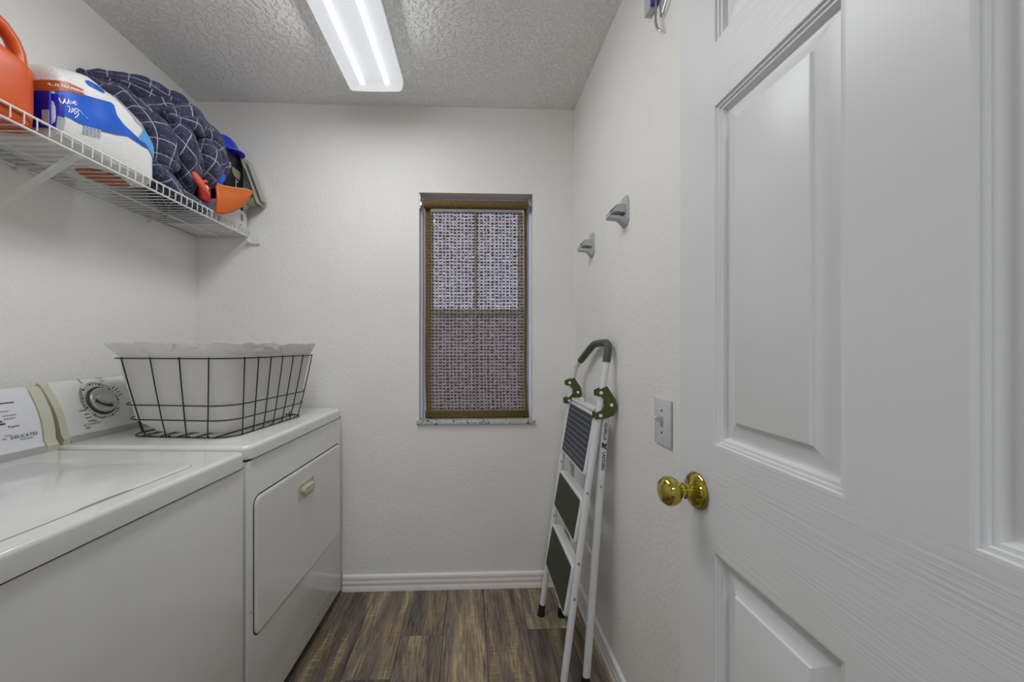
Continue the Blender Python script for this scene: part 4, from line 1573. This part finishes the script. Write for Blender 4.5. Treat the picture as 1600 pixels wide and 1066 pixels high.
# ---- orange scoop hooked over the shelf lip
so = thing('orange_scoop', 'orange curved plastic scoop leaning out over the shelf lip', 'scoop', (-1.06, 1.72, 1.80))


def scoop_pt(a, b):
    up = [(0.0, 1.917), (0.2, 1.917), (0.5, 1.927), (0.8, 1.941), (1.0, 1.944)]
    lo = [(0.0, 1.790), (0.2, 1.794), (0.5, 1.822), (0.75, 1.858), (0.92, 1.905), (1.0, 1.930)]
    z0, z1 = lerp_tab(lo, a), lerp_tab(up, a)
    x = -1.079 + 0.066 * a + 0.016 * math.sin(PI * min(1, b * 1.0)) * (0.6 + 0.4 * math.sin(PI * a))
    y = 1.675 + 0.150 * a - 0.004 * math.sin(PI * b)
    return (x, y, z0 + (z1 - z0) * b)


m = MB()
m.grid(scoop_pt, 20, 12)
ob = m.build('shell', 'scoop_orange', so, smooth=60, fix=False)
md = ob.modifiers.new('wall', 'SOLIDIFY')
md.thickness = 0.003
md.offset = 0
MB().tube([scoop_pt(i / 12, 1.0) for i in range(13)], 0.0032, 8).build('rim', 'scoop_rim', so)
MB().tube([scoop_pt(0.0, i / 8) for i in range(9)], 0.0026, 8).build('rim', 'red_plastic', so)


# ------------------------------------------------------------------ folding step ladder leaning on the right wall
la = thing('step_ladder', 'folded white three-step ladder with green hinges leaning on right wall', 'step ladder', (0.36, 1.565, 0.0))


def nearX(z):
    return 0.318 + 0.147 * z


def farX(z):
    return 0.319 + 0.140 * z


TR = 0.0125
for s, yf, X in (('near', (1.345, 1.388), nearX), ('far', (1.755, 1.772), farX)):
    def yy(z, yf=yf):
        return yf[0] + (yf[1] - yf[0]) * min(1, z / 0.7)
    MB().tube([(X(z), yy(z), z) for z in (0.04, 0.35, 0.7, 1.06)], TR, 14).build('front_rail', 'ladder_white', la)
    MB().tube([(X(z) - 0.001, yy(z), z) for z in (0.0, 0.012, 0.05)], [0.0165, 0.0155, 0.0145], 14).build('foot_cap', 'rubber', la)
    for z in (0.335, 0.455, 0.70):
        MB().lathe([(0, 0), (0.0050, 0), (0.0048, 0.0022), (0.003, 0.003), (0, 0.003)], 10, Matrix.Translation((X(z) - 0.003, yy(z) - TR + 0.0008, z)) @ Matrix.Rotation(PI / 2, 4, 'X')).build('rivet', 'screw', la)
for s, (ya, yb), (xa, xb) in (('near', (1.378, 1.398), (0.412, 0.493)), ('far', (1.748, 1.768), (0.410, 0.485))):
    MB().tube([(xa + (xb - xa) * z, ya + (yb - ya) * z, z) for z in (0.03, 0.5, 1.02)], 0.0140, 14, flat=((0, 1, 0), 0.75)).build('rear_rail', 'ladder_white', la)
    MB().tube([(xa, ya, z) for z in (0.0, 0.012, 0.04)], [0.0165, 0.016, 0.015], 12).build('foot_cap', 'rubber', la)
    MB().lathe([(0, 0), (0.0045, 0), (0.003, 0.003), (0, 0.003)], 10, Matrix.Translation((xa + (xb - xa) * 0.72, ya + (yb - ya) * 0.72 - 0.0103, 0.72)) @ Matrix.Rotation(PI / 2, 4, 'X')).build('rivet', 'screw', la)
for z in (0.20, 0.46):
    x = 0.411 + 0.08 * z
    MB().tube([(x, 1.388, z), (x, 1.754, z)], 0.009, 10, flat=((1, 0, 0), 0.6)).build('cross_bar', 'ladder_white', la)
# grab handle: white tube with a dark grip over the top
HP = [(0.474, 1.385, 1.050), (0.482, 1.386, 1.110), (0.491, 1.388, 1.170), (0.4975, 1.392, 1.212), (0.502, 1.402, 1.232), (0.5035, 1.425, 1.2405), (0.5035, 1.50, 1.240),
      (0.5025, 1.560, 1.236), (0.499, 1.605, 1.219), (0.494, 1.660, 1.190), (0.489, 1.710, 1.164), (0.484, 1.752, 1.140), (0.478, 1.768, 1.115), (0.470, 1.773, 1.070), (0.467, 1.773, 1.045)]
MB().tube(HP, 0.0115, 14).build('handle', 'ladder_white', la, smooth=60)
MB().tube(HP[2:11], 0.0140, 14).build('grip', 'ladder_grip', la, smooth=60)
o = MB().tube([(0.4995, 1.600, 1.2205), (0.494, 1.660, 1.190), (0.489, 1.710, 1.164)], 0.0146, 14)
lab(o.build('grip_end', 'ladder_green', la, smooth=60), 'olive green end of the grip')
# hinge plates
HK = [(-0.028, 0.092), (0.010, 0.108), (0.040, 0.062), (0.046, 0.030), (0.036, 0.004), (0.012, -0.006), (-0.034, -0.012), (-0.034, 0.012), (-0.012, 0.020), (0.002, 0.034), (0.002, 0.056), (-0.010, 0.070), (-0.028, 0.072)]
for yc, x0, z0 in ((1.388, 0.478, 0.976), (1.772, 0.463, 0.976)):
    for s in (-1, 1):
        m = MB()
        m.prism([(x0 + p, z0 + q) for p, q in HK], 'y', yc + s * 0.0150 - 0.002, yc + s * 0.0150 + 0.002)
        ob = m.build('hinge_plate', 'ladder_green', la)
        for p, q in ((-0.012, 0.084), (0.026, 0.040), (-0.014, 0.002)):
            MB().lathe([(0, 0), (0.0065, 0), (0.006, 0.002), (0.003, 0.003), (0, 0.0032)], 12, Matrix.Translation((x0 + p, yc + s * 0.0170, z0 + q)) @ Matrix.Rotation(PI / 2 if s < 0 else -PI / 2, 4, 'X')).build('bolt', 'pack_print', ob)


def step(zb, zt, yn, yf, off, tread, ridges, ridge_mat):
    """folded step: a shallow tray lying almost in the plane of the rails, tread facing the room"""
    ht = (zt - zb)
    sl_ = math.atan(0.147) + 0.03
    org = Vector((nearX(zb) + off, (yn + yf) / 2, zb))
    up = Vector((math.sin(sl_), 0, math.cos(sl_)))
    out = Vector((-math.cos(sl_), 0, math.sin(sl_)))
    side = Vector((0, 1, 0))
    Mx = Matrix(((side.x, up.x, out.x, org.x), (side.y, up.y, out.y, org.y), (side.z, up.z, out.z, org.z), (0, 0, 0, 1)))
    hw = (yf - yn) / 2
    m = MB()
    a = rrect(0, ht / 2, 2 * hw, ht, 0.018, 5)
    b = rrect(0, ht / 2, 2 * hw - 0.010, ht - 0.010, 0.015, 5)
    n = len(a)
    vs = [(p, q, -0.030) for p, q in a] + [(p, q, 0.0) for p, q in a] + [(p, q, 0.005) for p, q in b]
    m.add([Mx @ Vector(p) for p in vs], [(i * n + j, i * n + (j + 1) % n, (i + 1) * n + (j + 1) % n, (i + 1) * n + j) for i in range(2) for j in range(n)] + [tuple(2 * n + j for j in range(n)), tuple(range(n - 1, -1, -1))])
    ob = m.build('step', 'ladder_white', la, smooth=30)
    m = MB()
    c = rrect(0, ht / 2, 2 * hw - 0.026, ht - 0.026, 0.006, 3)
    n = len(c)
    vs = [(p, q, 0.0045) for p, q in c] + [(p, q, 0.0068) for p, q in c]
    m.add([Mx @ Vector(p) for p in vs], [(j, (j + 1) % n, n + (j + 1) % n, n + j) for j in range(n)] + [tuple(range(n, 2 * n))])
    tr_ = m.build('tread', tread, ob, smooth=30)
    m = MB()
    for i in range(ridges):
        q = 0.020 + (ht - 0.040) * (i + 0.5) / ridges
        m.box(-hw + 0.018, hw - 0.018, q - 0.0022, q + 0.0022, 0.0066, 0.0082, 0.0, mat=Mx)
    rg = m.build('tread_ridges', ridge_mat, ob, smooth=0)
    rg['kind'] = 'stuff'


step(0.748, 0.985, 1.404, 1.752, -0.012, 'tread_black', 9, 'tread_ridge')
step(0.500, 0.672, 1.402, 1.748, -0.012, 'tread_green', 14, 'tread_green')
step(0.238, 0.432, 1.396, 1.744, -0.012, 'tread_green', 16, 'tread_green')
MB().box(0.452, 0.485, 1.43, 1.73, 0.984, 0.996, 0.003, 1).box(0.458, 0.475, 1.60, 1.635, 0.996, 1.010, 0.003, 1).build('lock_plate', 'ladder_white', la)
# maker's lettering down the near rear rail
m = MB()


def rail_text(body, size, z):
    vs, fs = text_geo(body, size, bold=0.0004)
    # letters run downwards, facing the camera side (-y)
    m.add([(0.412 + 0.081 * (z - a) + b, 1.378 + 0.02 * (z - a) - 0.0112, z - a) for a, b in vs], fs)


rail_text('GORILLA', 0.0155, 0.918)
rail_text('LADDERS', 0.0155, 0.812)
zc, xc = 0.866, 0.412 + 0.081 * 0.866
m.add([(xc + p, 1.395 - 0.0116, zc + q) for p, q in ((-0.009, 0.012), (-0.004, 0.014), (0.001, 0.004), (0.006, 0.012), (0.010, 0.004), (0.004, -0.004), (0.009, -0.013), (0.003, -0.012), (-0.003, -0.003), (-0.009, -0.008))], [(0, 1, 2, 8, 9), (2, 3, 4, 5), (2, 5, 6, 7, 8)])
LT = m.build('lettering', 'print_black', la, smooth=0, fix=False)
LT['kind'] = 'stuff'


# ------------------------------------------------------------------ light switch
sw = thing('light_switch', 'white toggle light switch plate on right wall beside the door', 'light switch', (XR, 1.042, 1.021))
m = MB()
m.box(XR - 0.007, XR - 0.0003, 0.997, 1.087, 0.957, 1.085, 0.0035, 2)
m.build('plate', 'switch_plastic', sw)
MB().box(XR - 0.0085, XR - 0.0068, 1.035, 1.049, 1.007, 1.035, 0.0008, 1).build('toggle_frame', 'console_edge', sw)
m = MB()
m.prism([(XR - 0.007, 1.013), (XR - 0.024, 1.026), (XR - 0.026, 1.033), (XR - 0.022, 1.036), (XR - 0.007, 1.028)], 'y', 1.0375, 1.0465)
m.build('toggle', 'switch_plastic', sw)
for z in (0.991, 1.051):
    MB().lathe([(0, 0), (0.0032, 0), (0.0028, 0.0012), (0, 0.0014)], 10, Matrix.Translation((XR - 0.0069, 1.042, z)) @ Matrix.Rotation(-PI / 2, 4, 'Y')).build('screw', 'print_black', sw)


# ------------------------------------------------------------------ two ironing-board holders
def holder(yc, zc, label):
    h = thing('wall_holder', label, 'wall hook', (XR, yc, zc), 0, 'grey hooks high on the right wall')
    m = MB()
    pl = [(-0.031, 0.030), (-0.020, 0.050), (0.024, 0.050), (0.031, 0.042), (0.031, -0.036), (0.020, -0.050), (-0.016, -0.050), (-0.031, -0.034)]
    m.prism(pl, 'x', -0.006, -0.0004)
    m.build('plate', 'holder_grey', h, local=True)
    # upper block with slanting nose
    m = MB()
    m.prism([(-0.005, 0.020), (-0.034, 0.020), (-0.050, 0.002), (-0.046, -0.006), (-0.032, -0.004), (-0.005, -0.010)], 'y', -0.019, 0.019)
    m.build('upper_jaw', 'holder_grey', h, local=True)
    # lower arm curving out from the plate
    m = MB()
    m.prism([(-0.005, -0.046), (-0.012, -0.044), (-0.020, -0.034), (-0.030, -0.028), (-0.058, -0.026), (-0.064, -0.022), (-0.064, -0.008), (-0.060, -0.006), (-0.058, -0.017), (-0.030, -0.018), (-0.016, -0.022), (-0.008, -0.012), (-0.005, -0.012)], 'y', -0.017, 0.017)
    m.build('lower_jaw', 'holder_grey', h, local=True)
    m = MB()
    m.prism([(-0.0335, 0.017), (-0.049, 0.001), (-0.0525, 0.004), (-0.037, 0.019)], 'y', -0.015, 0.015)
    m.prism([(-0.020, -0.0175), (-0.056, -0.0165), (-0.056, -0.0125), (-0.022, -0.0135)], 'y', -0.015, 0.015)
    m.build('rubber_pad', 'holder_pad', h, local=True)
    return h


holder(1.306, 1.688, 'grey plastic wall holder nearer to the door, right wall')
holder(1.668, 1.668, 'grey plastic wall holder nearer to the back corner, right wall')


# ------------------------------------------------------------------ hanger hook at the top of the right wall
hk = thing('hanging_hook', 'steel wire hook with blue striped tag high on the right wall', 'hook', (XR, 1.06, 2.20))
for a, b, mt in ((1.084, 1.122, 'holder_grey'), (1.054, 1.0836, 'hanger_blue'), (1.046, 1.0536, 'pack_print'), (1.018, 1.0456, 'chrome')):
    MB().box(XR - 0.020, XR - 0.0004, a, b, 2.192, 2.300, 0.002, 1).build('tag_stripe', mt, hk)
MB().tube([(0.515, 1.058, 2.20), (0.512, 1.056, 2.165), (0.510, 1.053, 2.125), (0.511, 1.044, 2.098), (0.517, 1.036, 2.086)], 0.0034, 8).build('hook_wire', 'chrome', hk)
MB().tube([(0.520, 1.046, 2.196), (0.519, 1.044, 2.160), (0.519, 1.040, 2.130), (0.519, 1.030, 2.132), (0.519, 0.995, 2.160), (0.519, 0.955, 2.200)], 0.0026, 8).build('hook_wire', 'chrome', hk)
MB().box(XR - 0.006, XR - 0.0004, 1.018, 1.122, 2.2995, 2.36, 0.002, 1).build('mount_plate', 'chrome', hk)
